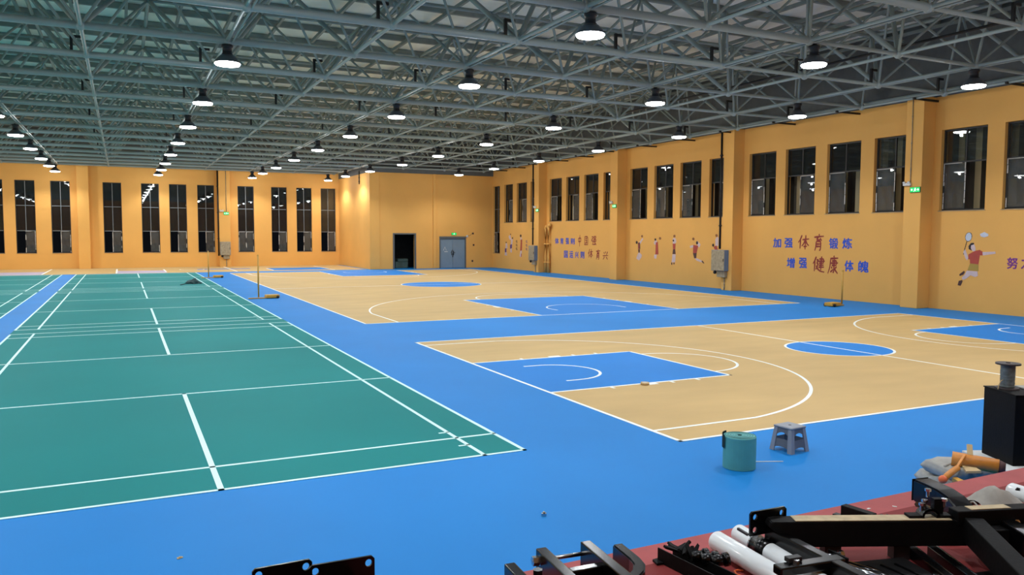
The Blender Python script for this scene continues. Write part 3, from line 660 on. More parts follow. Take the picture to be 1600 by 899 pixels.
# ------------------------------------------------------------------ figures painted on the right wall
MURAL = {
 'C1': (-25.11,1.01,[('ball',[(0.6,1.19),(0.59,1.17),(0.56,1.14),(0.52,1.14),(0.48,1.14),(0.45,1.17),(0.44,1.19),(0.45,1.22),(0.48,1.24),(0.52,1.25),(0.56,1.24),(0.59,1.22)]),('hair',[(0.17,0.88),(0.16,0.85),(0.13,0.82),(0.08,0.81),(0.04,0.82),(0.01,0.85),(0.0,0.88),(0.01,0.92),(0.04,0.95),(0.08,0.96),(0.12,0.95),(0.16,0.92)]),('pale',[(0.27,0.87),(0.55,1.11),(0.63,1.06),(0.39,0.81)]),('dark',[(0.19,0.87),(0.36,0.89),(0.38,0.56),(0.21,0.56)]),('shirt',[(0.25,0.87),(0.31,0.88),(0.31,0.56),(0.25,0.56)]),('dark',[(0.21,0.55),(0.36,0.55),(0.34,0.38),(0.25,0.38)]),('pale',[(0.25,0.38),(0.34,0.39),(0.53,0.27),(0.48,0.15),(0.29,0.0),(0.07,0.09),(0.16,0.26)])]),
 'C2': (-23.63,1.14,[('ball',[(0.58,0.97),(0.57,0.93),(0.53,0.91),(0.49,0.9),(0.44,0.91),(0.41,0.93),(0.4,0.97),(0.41,1.0),(0.44,1.02),(0.48,1.03),(0.53,1.02),(0.56,1.0)]),('pale',[(0.0,0.79),(0.18,0.89),(0.28,0.78),(0.18,0.65),(0.03,0.68)]),('hair',[(0.19,0.91),(0.19,0.88),(0.16,0.86),(0.12,0.85),(0.09,0.86),(0.06,0.88),(0.05,0.91),(0.06,0.94),(0.08,0.96),(0.12,0.96),(0.16,0.96),(0.18,0.94)]),('shirt',[(0.16,0.76),(0.32,0.81),(0.38,0.21),(0.14,0.2)]),('pale',[(0.05,0.19),(0.26,0.2),(0.22,0.0),(0.05,0.01)])]),
 'C3': (-22.26,0.89,[('ball',[(0.28,1.32),(0.27,1.29),(0.24,1.27),(0.2,1.26),(0.15,1.27),(0.12,1.29),(0.11,1.32),(0.12,1.36),(0.15,1.38),(0.19,1.39),(0.24,1.38),(0.27,1.36)]),('pale',[(0.07,1.19),(0.18,1.26),(0.31,1.21),(0.34,1.04),(0.22,0.97),(0.08,0.98)]),('hair',[(0.18,1.12),(0.18,1.1),(0.16,1.08),(0.13,1.07),(0.1,1.08),(0.08,1.1),(0.07,1.12),(0.07,1.14),(0.1,1.16),(0.12,1.17),(0.15,1.16),(0.18,1.15)]),('shirt',[(0.08,0.98),(0.29,0.98),(0.28,0.72),(0.11,0.71)]),('dark',[(0.11,0.71),(0.27,0.73),(0.31,0.5),(0.08,0.5)]),('pale',[(0.08,0.49),(0.31,0.49),(0.28,0.13),(0.03,0.11)]),('dark',[(0.08,0.06),(0.08,0.03),(0.06,0.0),(0.04,0.0),(0.02,0.0),(0.0,0.03),(0.0,0.06),(0.0,0.09),(0.02,0.11),(0.04,0.12),(0.06,0.11),(0.07,0.09)]),('dark',[(0.24,0.07),(0.24,0.05),(0.22,0.03),(0.2,0.02),(0.18,0.03),(0.17,0.04),(0.16,0.07),(0.16,0.09),(0.18,0.11),(0.2,0.12),(0.22,0.11),(0.24,0.1)])]),
 'C4': (-20.95,1.03,[('ball',[(0.32,1.06),(0.31,1.03),(0.28,1.01),(0.24,1.0),(0.2,1.01),(0.17,1.03),(0.15,1.06),(0.16,1.09),(0.19,1.12),(0.23,1.13),(0.27,1.12),(0.3,1.1)]),('pale',[(0.0,0.75),(0.24,0.8),(0.26,0.71),(0.04,0.65)]),('pale',[(0.5,0.99),(0.73,0.83),(0.66,0.7),(0.51,0.75)]),('hair',[(0.57,0.9),(0.56,0.86),(0.54,0.83),(0.5,0.82),(0.46,0.83),(0.43,0.86),(0.42,0.9),(0.43,0.93),(0.46,0.96),(0.49,0.97),(0.53,0.96),(0.56,0.93)]),('shirt',[(0.24,0.8),(0.58,0.77),(0.48,0.45),(0.23,0.43)]),('dark',[(0.23,0.43),(0.48,0.45),(0.45,0.2),(0.32,0.21)]),('pale',[(0.37,0.21),(0.52,0.21),(0.88,0.11),(0.82,0.04),(0.49,0.11)]),('dark',[(0.81,0.1),(0.89,0.12),(1.01,0.01),(0.94,0.0)])]),
 'C5': (-19.46,0.91,[('ball',[(0.35,1.34),(0.34,1.31),(0.31,1.29),(0.27,1.28),(0.23,1.29),(0.2,1.31),(0.19,1.34),(0.2,1.37),(0.22,1.4),(0.26,1.4),(0.3,1.4),(0.33,1.37)]),('pale',[(0.2,1.19),(0.32,1.29),(0.39,1.25),(0.4,0.91),(0.21,0.87)]),('hair',[(0.13,0.93),(0.13,0.89),(0.1,0.87),(0.07,0.86),(0.04,0.87),(0.01,0.89),(0.0,0.93),(0.01,0.96),(0.03,0.98),(0.07,0.99),(0.1,0.99),(0.12,0.96)]),('shirt',[(0.1,0.86),(0.29,0.92),(0.38,0.69),(0.35,0.49),(0.24,0.48),(0.23,0.67)]),('pale',[(0.17,0.47),(0.35,0.48),(0.37,0.06),(0.17,0.11)]),('dark',[(0.14,0.09),(0.14,0.07),(0.12,0.05),(0.11,0.04),(0.09,0.05),(0.07,0.07),(0.07,0.09),(0.07,0.12),(0.09,0.14),(0.1,0.14),(0.12,0.14),(0.13,0.12)]),('dark',[(0.29,0.05),(0.29,0.03),(0.28,0.01),(0.26,0.0),(0.24,0.01),(0.23,0.03),(0.22,0.05),(0.23,0.07),(0.24,0.09),(0.26,0.09),(0.27,0.09),(0.29,0.07)])]),
 'E1': (-40.07,0.87,[('hair',[(0.32,0.87),(0.31,0.84),(0.27,0.83),(0.23,0.82),(0.19,0.83),(0.16,0.84),(0.14,0.87),(0.16,0.89),(0.19,0.91),(0.23,0.91),(0.27,0.91),(0.31,0.89)]),('pale',[(0.14,0.8),(0.38,0.82),(0.44,0.49),(0.13,0.44)]),('violet',[(0.04,0.46),(0.3,0.48),(0.27,0.22),(0.05,0.19)]),('pale',[(0.06,0.2),(0.32,0.21),(0.39,0.0),(0.0,0.01)])]),
 'E2': (-39.48,1.09,[('ball',[(0.39,1.18),(0.37,1.15),(0.34,1.13),(0.3,1.13),(0.26,1.13),(0.23,1.15),(0.22,1.18),(0.23,1.2),(0.26,1.22),(0.3,1.23),(0.34,1.22),(0.37,1.2)]),('pale',[(0.0,1.06),(0.25,1.14),(0.43,0.84),(0.15,0.83)]),('hair',[(0.68,0.94),(0.67,0.91),(0.64,0.89),(0.6,0.88),(0.56,0.89),(0.52,0.91),(0.51,0.93),(0.52,0.96),(0.55,0.98),(0.6,0.99),(0.64,0.98),(0.67,0.96)]),('pale',[(0.39,0.86),(0.64,0.87),(0.54,0.49),(0.36,0.49)]),('violet',[(0.23,0.5),(0.52,0.54),(0.51,0.28),(0.24,0.23)]),('pale',[(0.24,0.23),(0.5,0.26),(0.5,0.0),(0.29,0.01)])]),
 'E3': (-37.86,0.82,[('hair',[(0.26,1.36),(0.25,1.31),(0.21,1.28),(0.16,1.27),(0.1,1.28),(0.06,1.31),(0.04,1.36),(0.06,1.4),(0.1,1.43),(0.15,1.45),(0.21,1.43),(0.25,1.4)]),('pale',[(0.07,1.26),(0.27,1.26),(0.3,1.11),(0.09,1.11)]),('shirt',[(0.16,1.12),(0.36,1.13),(0.32,0.44),(0.09,0.39)]),('pale',[(0.11,0.4),(0.31,0.42),(0.3,0.0),(0.0,0.04)]),('shirt',[(0.2,0.22),(0.3,0.24),(0.3,0.01),(0.2,0.02)])]),
 'A1': (-8.24,0.76,[('hair',[(0.38,1.46),(0.37,1.42),(0.35,1.38),(0.32,1.36),(0.28,1.34),(0.25,1.34),(0.22,1.36),(0.19,1.39),(0.18,1.42),(0.17,1.46),(0.17,1.51),(0.19,1.55),(0.21,1.59),(0.24,1.61),(0.28,1.62),(0.31,1.62),(0.34,1.61),(0.37,1.58),(0.38,1.55),(0.39,1.5)]),('string',[(0.37,1.46),(0.36,1.42),(0.34,1.39),(0.31,1.37),(0.28,1.36),(0.25,1.36),(0.23,1.37),(0.2,1.4),(0.19,1.43),(0.18,1.47),(0.19,1.51),(0.2,1.54),(0.22,1.58),(0.25,1.6),(0.28,1.61),(0.31,1.61),(0.33,1.6),(0.35,1.57),(0.37,1.54),(0.37,1.5)]),('hair',[(0.22,1.35),(0.24,1.34),(0.18,1.09),(0.16,0.95),(0.13,0.96),(0.16,1.11)]),('pale',[(0.13,1.03),(0.19,1.11),(0.3,0.85),(0.26,0.78),(0.21,0.84)]),('pale',[(0.46,1.27),(0.51,1.16),(0.51,1.05),(0.42,1.06),(0.37,1.15),(0.37,1.24)]),('hair',[(0.45,1.31),(0.36,1.3),(0.29,1.21),(0.3,1.12),(0.4,1.07),(0.36,1.15),(0.37,1.23),(0.46,1.26)]),('pale',[(0.72,1.04),(1.11,1.06),(1.12,1.0),(0.75,0.94)]),('shirt',[(0.3,0.96),(0.5,1.07),(0.64,1.1),(0.73,1.05),(0.73,0.94),(0.65,0.94),(0.62,0.67),(0.36,0.69),(0.35,0.81),(0.3,0.82)]),('olive',[(0.36,0.69),(0.62,0.67),(0.63,0.47),(0.29,0.48)]),('pale',[(0.27,0.47),(0.6,0.46),(0.62,0.33),(0.53,0.29),(0.39,0.34),(0.26,0.23),(0.16,0.18),(0.12,0.25),(0.21,0.34)]),('dark',[(0.04,0.35),(0.18,0.46),(0.21,0.42),(0.16,0.34),(0.05,0.3)]),('dark',[(0.03,0.15),(0.13,0.18),(0.15,0.14),(0.09,0.0),(0.0,0.02)]),('string',[(0.63,1.57),(0.76,1.63),(0.88,1.57),(0.88,1.51),(0.76,1.47),(0.66,1.5)])]),
}

MLAB = {'C1': 'first painted ball player from the left, striped shirt, arm raised', 'C2': 'second painted ball player, long red jersey, ball held up right', 'C3': 'third painted ball player shooting straight up in red and dark shorts',
 'C4': 'fourth painted ball player leaping backwards with one leg trailing', 'C5': 'fifth painted ball player partly behind the electrical box', 'E1': 'small painted player in violet shorts nearest the tall corner window',
 'E2': 'small painted player in violet shorts reaching for a ball', 'E3': 'small painted player all in red near the farthest column', 'A1': 'painted badminton player in red shirt smashing with a racket'}
PN = {'ball': 'ball', 'hair': 'hair', 'pale': 'limb', 'dark': 'dark_patch', 'shirt': 'shirt', 'violet': 'shorts', 'string': 'racket_strings', 'olive': 'shorts'}
for k, (h0, v0, parts) in MURAL.items():
    t = thing('wall_figure', MLAB[k], 'wall painting', mx=wall_mx('right', -h0, v0))
    for q, (c, poly) in enumerate(parts):
        g = bmesh.new(); prism(g, poly, .0005, .003+.0006*q); obj(PN[c], g, 'm_'+c, t)

# ------------------------------------------------------------------ things on the floor
def net_post(label, x, y, h, rz, back=.35):
    t = thing('net_post', label, 'net post', (x, y, 0), rz)
    obj('pole', tube(bmesh.new(), [(0, 0, .05), (0, 0, h)], .028, 12), 'yellow_pole', t, True)
    obj('cap', lathe(bmesh.new(), [(.032, h-.01), (.034, h+.03), (.02, h+.045), (0, h+.045)], 12), 'yellow_pole', t, True)
    obj('foot_bar', bx(bmesh.new(), -back, .30, -.04, .04, .006, .04, bevel=.008), 'yellow_base', t)
    obj('weight', bx(bmesh.new(), .24, .70, -.15, .15, .02, .13, bevel=.02), 'yellow_base', t)
    for yy in (-.172, .172): obj('wheel', lathe(bmesh.new(), [(0, -.02), (.05, -.02), (.05, .02), (0, .02)], 14, Matrix.Translation((.62, yy, .051)) @ Matrix.Rotation(math.pi/2, 4, 'X')), 'black', t, True)
net_post('yellow net post standing in the blue lane beside the second green court', .44, 21.29, 1.5, .12)
net_post('yellow net post in the blue lane near the far wall', .12, 35.6, 1.34, .1)
net_post('yellow net post standing before the right wall slogan', 17.08, 10.87, 1.12, math.pi+.12, .08)
t = thing('net_bag', 'dark crumpled net bag lying on the third green court', 'bag', (-.95, 31.0, .002))
g = bmesh.new(); bmesh.ops.create_icosphere(g, subdivisions=3, radius=1)
for v in g.verts:
    n_ = 1+.25*math.sin(v.co.x*7+v.co.y*5)*math.cos(v.co.y*6)
    v.co = Vector((v.co.x*.34*n_, v.co.y*.3*n_, max(0, v.co.z)*.24*n_*(1-.5*abs(v.co.x))))
obj('cloth', g, 'teal_dark', t)
obj('strap', tube(bmesh.new(), [(-.25, -.05, .03), (-.45, -.5, .02), (-.6, -1.0, .02)], .02, 6), 'teal_dark', t)
t = thing('floor_roll', 'upright roll of teal vinyl flooring standing on the blue floor', 'roll', (1.605, -1.436, 0))
g = bmesh.new(); R = .158; lathe(g, [(.022, .318), (.022, .10), (.0, .10)], 20); obj('core_hole', g, 'teal_dark', t, True)
g = bmesh.new(); lathe(g, [(.022, .32), (.06, .321), (R-.006, .318), (R, .31), (R, .004), (R-.005, 0), (0, 0)], 40); obj('roll_body', g, 'teal_roll', t)
g = bmesh.new()      # spiral edge visible on top
sp = []
for k in range(150):
    a = k*.21; rr = .03+(R-.035)*k/150; sp.append((rr*math.cos(a), rr*math.sin(a), .3205))
tube(g, sp, .0016, 4); obj('spiral_edge', g, 'teal_dark', t)
g = bmesh.new(); fl = []
for k in range(14):
    a = math.radians(100+k*5.5); fl.append(((R+.004+.0006*k)*math.cos(a), (R+.004+.0006*k)*math.sin(a)))
vs = [(g.verts.new((x, y, .20)), g.verts.new((x, y, .335))) for x, y in fl]
for a, b in zip(vs, vs[1:]): g.faces.new((a[0], b[0], b[1], a[1]))
bmesh.ops.solidify(g, geom=g.faces[:], thickness=.006); obj('loose_flap', g, 'teal_dark', t)
tag(obj('plastic_strip', bx(bmesh.new(), -.17, .17, -.006, .006, 0, .006), 'white_plastic'), 'thin white plastic strip on the floor beside the teal roll', 'strip'); o = bpy.data.objects['plastic_strip']; o.location = (1.98, -1.42, .0005); o.rotation_euler = (0, 0, -.42)
# stool
t = thing('plastic_stool', 'small grey plastic step stool with arched openings', 'stool', (2.52, -1.19, 0), .10)
H, A, B_ = .27, .110, .142
g = bmesh.new(); bx(g, -A-.01, A+.01, -A-.01, A+.01, H-.022, H, bevel=.012); obj('seat', g, 'stool', t)
g = bmesh.new(); lathe(g, [(0, H+.0015), (.016, H+.0015), (.016, H-.001)], 14); obj('seat_hole', g, 'black', t)
for sx in (-1, 1):
    for sy in (-1, 1):
        g = bmesh.new(); lo, hi = [], []
        for (dx, dy) in ((0, 0), (-.055, 0), (-.055, -.012), (-.012, -.012), (-.012, -.055), (0, -.055)):
            lo.append(g.verts.new((sx*(B_+dx), sy*(B_+dy), 0))); hi.append(g.verts.new((sx*(A+dx*.8), sy*(A+dy*.8), H-.02)))
        g.faces.new(lo); g.faces.new(hi[::-1])
        for k in range(6): g.faces.new((lo[k], lo[(k+1) % 6], hi[(k+1) % 6], hi[k]))
        bmesh.ops.recalc_face_normals(g, faces=g.faces[:]); obj('leg', g, 'stool', t)
for k in range(4):
    Mr = Matrix.Rotation(k*math.pi/2, 4, 'Z')
    g = bmesh.new()     # arched apron: half ring panel with an opening, and a low arched brace
    for z0, z1, top in ((.205, H-.018, True), (.055, .135, False)):
        n_ = 12; f0, f1 = [], []
        for q in range(n_+1):
            s_ = q/n_*2-1
            zz = z0 + (0.0 if not top else -.07*s_*s_) if top else z0-.035*s_*s_
            for lst, z in ((f0, zz), (f1, z1)):
                ww = B_+(A-B_)*z/H; lst.append(((ww-.006), s_*(ww-.012), z))
        va = [g.verts.new(p) for p in f0]; vb = [g.verts.new(p) for p in f1]
        fs = [g.faces.new((va[q], va[q+1], vb[q+1], vb[q])) for q in range(n_)]
    bmesh.ops.solidify(g, geom=g.faces[:], thickness=.008); bmesh.ops.transform(g, matrix=Mr, verts=g.verts[:]); obj('apron', g, 'stool', t)
# small litter
t = thing('tape_roll', 'small roll of tape lying on the near key line', 'tape roll', (3.29, 2.47, .005))
obj('ring', lathe(bmesh.new(), [(.04, 0), (.065, 0), (.065, .035), (.04, .035), (.04, 0)], 20), 'tan_handle', t, True); obj('liner', lathe(bmesh.new(), [(.034, 0), (.04, 0), (.04, .035), (.034, .035), (.034, 0)], 20), 'white_plastic', t, True)
t = thing('metal_nut', 'tiny metal nut lying alone on the blue floor', 'nut', (-.77, -1.79, 0))
obj('hex', lathe(bmesh.new(), [(.009, 0), (.022, 0), (.022, .022), (.009, .022), (.009, 0)], 6), 'chrome', t); obj('bolt_end', tube(bmesh.new(), [(0, 0, 0), (0, 0, .034)], .009, 8), 'elec', t)
t = thing('paper_scrap', 'tiny tan paper scrap on the blue floor at lower left', 'scrap', (-3.48, -1.42, 0), .5)
g = bmesh.new(); prism(g, [(-.022, -.01), (.02, -.014), (.026, .008), (-.01, .016)], .0005, .006); obj('sheet', g, 'tan_handle', t); g = bmesh.new(); prism(g, [(-.01, -.004), (.012, -.006), (.006, .008)], .006, .012); obj('fold', g, 'tan_handle', t)
tag(obj('black_wire', tube(bmesh.new(), [(1.05, -3.33, .006), (1.25, -3.30, .006), (1.45, -3.40, .006), (1.55, -3.55, .006)], .006, 5), 'black'), 'thin black wire lying on the blue floor before the stage', 'wire')

# counterweight box, foam slab, wire spool
BM = Matrix(((.914, .404, 0, 3.73), (-.404, .914, 0, -2.80), (0, 0, 1, 0), (0, 0, 0, 1)))
t = thing('foam_slab', 'white foam slab under the black box', 'slab', mx=BM)
box('lower_sheet', -.14, .95, -.14, .56, 0, .05, 'foam', t, bevel=.008); box('upper_sheet', -.14, .95, -.13, .57, .052, .10, 'foam', t, bevel=.008)
t = thing('base_box', 'tall black steel base box standing on the foam slab', 'base box', mx=BM @ Matrix.Translation((0, 0, .10)))
box('shell', 0, .80, 0, .47, 0, .672, 'black_worn', t, bevel=.006); box('top_plate', -.006, .806, -.006, .476, .672, .682, 'black_worn', t)
box('dusty_cover', .26, .78, .05, .40, .682, .70, 'grey_bag', t, bevel=.008)
t = thing('wire_spool', 'spool of grey wire standing on the black base box', 'spool', mx=BM @ Matrix.Translation((.125, .31, .783)))
obj('lower_flange', lathe(bmesh.new(), [(0, 0), (.108, 0), (.108, .014), (0, .014)], 28), 'spool_rim', t)
obj('upper_flange', lathe(bmesh.new(), [(0, .262), (.02, .262), (.02, .255), (.110, .255), (.110, .24), (0, .24)], 28), 'spool_rim', t)
pr = [(0, .014)]
for k in range(30): pr.append((.060+(.004 if k % 2 else 0)+random.uniform(0, .003), .016+k*.0075))
pr.append((0, .24)); obj('wound_wire', lathe(bmesh.new(), pr, 28), 'spool_wire', t, True)
obj('loose_end', tube(bmesh.new(), [(-.058, -.02, .09), (-.085, -.03, .085), (-.112, -.04, .05), (-.12, -.04, .004)], .004, 6), 'tan_handle', t)
# folded bag and orange tool in front of the stage
def sack(name, label, loc, rz, sx, sy, sz, m, seed):
    t = thing(name, label, 'bag', loc, rz); rnd = random.Random(seed)
    g = bmesh.new(); bmesh.ops.create_cube(g, size=2); bmesh.ops.subdivide_edges(g, edges=g.edges[:], cuts=5, use_grid_fill=True)
    ph = [rnd.uniform(0, 6) for _ in range(4)]
    for v in g.verts:
        x, y, z = v.co; k = 1-.10*(abs(x)**3*abs(z)+abs(y)**3*abs(z))*.7; wv = .10*math.sin(3*x+ph[0])*math.cos(3*y+ph[1])+.06*math.sin(7*x+ph[2]+3*y)
        v.co = Vector((x*sx*k, y*sy*k, (z*.5+.5)*sz*(1+wv*(z > -.9))))
    obj('fabric', g, m, t, True)
    obj('fold_seam', tube(bmesh.new(), [(-sx*.9, -sy*.3, sz*1.0), (-sx*.2, 0, sz*1.09), (sx*.6, sy*.2, sz*1.03)], .012, 6), m, t, True)
    return t
sack('folded_sack', 'grey folded sack on the floor under the orange roll', (2.96, -2.80, 0), -.3, .30, .22, .13, 'grey_bag', 1)
sack('folded_sack', 'upper grey folded sack carrying the orange roll', (2.93, -2.82, .146), -.15, .27, .19, .10, 'grey_bag', 2)
t = thing('orange_roll', 'orange cylinder bundle lying on the grey sacks', 'roll', (2.86, -2.95, .312), 0)
a, b = Vector((-.10, .10, 0)), Vector((.09, -.20, -.02))
obj('sleeve', tube(bmesh.new(), [a, a+(b-a)*.3, b], .062, 18), 'orange_tool', t, True); obj('end_cap', tube(bmesh.new(), [b, b+(b-a).normalized()*.05], .058, 18, r_end=.04), 'm_dark', t, True)
g = bmesh.new(); bar(g, (-.03, -.02, .045), (.03, .03, .125), .045, .02, bevel=.006); obj('lever', g, 'tan_handle', t)
t = thing('hand_tool', 'orange handled scraper lying across the grey sacks', 'tool', (2.53, -3.02, .262), 0)
g = bmesh.new(); tube(g, [(-.16, -.03, -.03), (-.08, -.02, .0), (.06, 0, .03)], .026, 10); obj('grip', g, 'orange_tool', t, True)
g = bmesh.new(); bmesh.ops.create_icosphere(g, subdivisions=2, radius=.036); bmesh.ops.translate(g, verts=g.verts[:], vec=(-.17, -.03, -.03)); obj('knob', g, 'orange_hot', t, True)
g = bmesh.new(); bar(g, (.05, 0, .035), (.24, .06, .10), .022, .022, bevel=.004); obj('shaft', g, 'orange_tool', t)
g = bmesh.new(); prism(g, [(.07, -.07), (.20, -.12), (.25, -.04), (.20, .05)], .0, .02); obj('blade', g, 'tan_handle', t)
g = bmesh.new(); prism(g, [(-.10, -.12), (-.03, -.12), (-.0, -.04), (-.05, -.03)], -.06, -.03); obj('tag', g, 'yellow_base', t)

# ------------------------------------------------------------------ stage with red carpet
st = thing('stage', 'raised stage covered in red carpet with a worn pale edge', 'stage', (0, -4.09, 0))
box('platform', XL+.02, XR-.02, -9.85, -.004, 0, .69, 'black', st)
box('carpet', XL+.02, XR-.02, -9.85, -.19, .69, .70, 'red', st); box('edge_strip', XL+.02, XR-.02, -.19, 0, .66, .7005, 'red_edge', st)
ZS = .70
def Bt(name, p0, p1, w_, h_, m, parent, bevel=.006): 
    o_ = parent.location
    return obj(name, bar(bmesh.new(), Vector(p0)-o_, Vector(p1)-o_, w_, h_, bevel=bevel), m, parent)
def Tt(name, pts, r, m, parent, n_=14, cap=True):
    o_ = parent.location
    return obj(name, tube(bmesh.new(), [Vector(p)-o_ for p in pts], r, n_, cap), m, parent, True)
def bolt(parent, p, d_, r=.011, ln=.02):
    o_ = parent.location; p = Vector(p)-o_; d_ = Vector(d_).normalized()
    g = tube(bmesh.new(), [p, p+d_*ln], r, 6); obj('bolt', g, 'chrome', parent)
def plate_with_holes(name, parent, c0, c1, ht, holes, th=.01, m='black_gloss', rad=.014):
    '''upright plate from c0 to c1 (top corners) reaching ht downwards; round holes cut as real openings'''
    o_ = parent.location; c0, c1 = Vector(c0)-o_, Vector(c1)-o_; L = (c1-c0).length; Mx = frame_mx(c0, c1)
    # Mx: x along, y sideways, z up ; mesh a grid of quads with octagonal holes
    g = bmesh.new(); n_ = 12; loops = []
    xs = sorted({0, L}); outer = [(0, -ht), (L, -ht), (L, -.012), (L-.012, 0), (.012, 0), (0, -.012)]
    ov = [g.verts.new((x, 0, z)) for x, z in outer]; eds = [g.edges.new((ov[k], ov[(k+1) % len(ov)])) for k in range(len(ov))]
    for hx, hz in holes:
        hv = [g.verts.new((hx+rad*math.cos(2*math.pi*k/n_), 0, hz+rad*1.15*math.sin(2*math.pi*k/n_))) for k in range(n_)]
        eds += [g.edges.new((hv[k], hv[(k+1) % n_])) for k in range(n_)]
    bmesh.ops.triangle_fill(g, use_beauty=True, use_dissolve=False, edges=eds)
    # drop the triangles that fill the holes
    kill = [f for f in g.faces if any((f.calc_center_median().x-hx)**2+(f.calc_center_median().z-hz)**2 < (rad*.9)**2 for hx, hz in holes)]
    if kill: bmesh.ops.delete(g, geom=kill, context='FACES_ONLY')
    bmesh.ops.solidify(g, geom=g.faces[:], thickness=th); bmesh.ops.transform(g, matrix=Mx, verts=g.verts[:])
    return obj(name, g, m, parent)
# two flanged posts at lower left
for c0, c1, lb in (((-3.364, -4.175, .98), (-3.132, -4.172, .98), 'left black steel flange plate with bolt holes, lower left of the stage'), ((-3.150, -4.205, .962), (-2.885, -4.215, .962), 'right black steel flange plate with bolt holes, lower left of the stage')):
    mid = (Vector(c0)+Vector(c1))/2; t = thing('flange_post', lb, 'steel part', (mid.x, mid.y, ZS)); L = (Vector(c1)-Vector(c0)).length
    plate_with_holes('flange_plate', t, c0, c1, .262, [(.025, -.028), (L-.025, -.028), (.025, -.23), (L-.025, -.23)])
    Bt('post', (mid.x, mid.y-.012, .82), (mid.x-.03, mid.y-.75, .80), .12, .12, 'black_gloss', t)
# tubular frame with a threaded rod
t = thing('hoop_frame', 'black tubular steel frame with a threaded rod, front middle of the stage', 'steel part', (-2.05, -4.5, ZS))
def rail(pts, w_, h_): 
    for p0, p1 in zip(pts, pts[1:]): Bt('rail', p0, p1, w_, h_, 'black_gloss', t, .005)
rail([(-2.129, -4.25, .80), (-2.19, -4.95, .80)], .05, .15)
rail([(-1.935, -4.313, .815), (-2.00, -5.0, .815)], .05, .16)
Bt('cross_rail', (-2.125, -4.50, .84), (-1.955, -4.51, .84), .045, .06, 'black_gloss', t)
Bt('web_plate', (-2.12, -4.56, .79), (-1.965, -4.57, .79), .10, .05, 'black_worn', t)
Tt('threaded_rod', [(-2.19, -4.285, .835), (-1.90, -4.335, .845)], .010, 'chrome', t, 8)
bolt(t, (-2.19, -4.285, .835), (1, -.15, 0), .022, .03); bolt(t, (-2.158, -4.29, .836), (1, -.15, 0), .026, .006)
t = thing('steel_stub', 'black square steel tube end left of the tubular frame', 'steel part', (-2.31, -4.6, ZS))
Bt('tube', (-2.311, -4.30, .78), (-2.36, -4.95, .78), .05, .155, 'black_gloss', t); bolt(t, (-2.24, -4.43, .845), (0, 0, 1), .022, .02); Bt('foot', (-2.30, -4.45, .73), (-2.20, -4.44, .73), .05, .055, 'black_worn', t)
t = thing('curved_bracket', 'black bent steel bracket right of the tubular frame', 'steel part', (-1.80, -4.5, ZS))
ps = [(-1.775, -4.335), (-1.785, -4.42), (-1.795, -4.50), (-1.812, -4.56), (-1.85, -4.61), (-1.91, -4.65), (-2.0, -4.67)]
g = bmesh.new(); prev = None
for k, (x, y) in enumerate(ps):
    a = Vector(ps[max(0, k-1)]); b = Vector(ps[min(len(ps)-1, k+1)]); d_ = (b-a).normalized(); nn = Vector((-d_.y, d_.x))*.026
    q = [g.verts.new((x+nn.x*s_+1.80, y+nn.y*s_+4.5, z-ZS)) for s_, z in ((-1, .705), (1, .705), (1, .862), (-1, .862))]
    if prev:
        for i in range(4): g.faces.new((prev[i], prev[(i+1) % 4], q[(i+1) % 4], q[i]))
    else: g.faces.new(q[::-1])
    prev = q
g.faces.new(prev); bmesh.ops.recalc_face_normals(g, faces=g.faces[:]); bmesh.ops.bevel(g, geom=[e for e in g.edges if e.calc_face_angle(0) > .9], offset=.006, segments=2, affect='EDGES'); obj('bent_tube', g, 'black_gloss', t)
obj('slot', bx(bmesh.new(), .018, .026, .125, .135, .06, .09), 'black_worn', t)
# hardware channel
t = thing('hardware_channel', 'black channel with clamps and wing bolts lying on the red carpet', 'steel part', (-1.43, -4.42, ZS))
g = bmesh.new()
for dx, dz, w_, h_ in ((-.045, .035, .006, .07), (.045, .035, .006, .07), (0, .004, .09, .008)): bar(g, (dx-.02, .15, dz), (dx+.03, -.35, dz), w_, h_)
obj('channel', g, 'black_worn', t)
g = bmesh.new(); prism(g, [(-.09, .16), (.0, .17), (.0, .10), (-.10, .11)], .002, .012); obj('foot_plate', g, 'black_worn', t)
for k, (x, y, z) in enumerate(((-.02, .10, .08), (.015, .06, .085), (.03, .01, .09))):
    g = bmesh.new(); Mw = Matrix.Translation((x, y, z)) @ Matrix.Rotation((.6, 1.7, -.5)[k], 4, 'Z') @ Matrix.Rotation((.3, -.5, .9)[k], 4, 'X'); prism(g, [(-.012, -.03), (.012, -.03), (.034, .022), (.026, .034), (.004, .006), (-.006, .006), (-.026, .036), (-.034, .022)], -.006, .006, Mw); tube(g, [Mw @ Vector((0, -.05, 0)), Mw @ Vector((0, .02, 0))], .009, 8); obj('wing_bolt', g, 'black_worn', t)
for k, (x, y) in enumerate(((.055, -.03), (.075, -.075), (.105, -.11))):
    g = bmesh.new(); tube(g, [(x-.045, y+.02, .07), (x+.01, y, .075)], .026, 14); tube(g, [(x+.01, y, .075), (x+.03, y-.006, .077)], .032, 14); obj('clamp_knob', g, 'black_gloss', t, True)
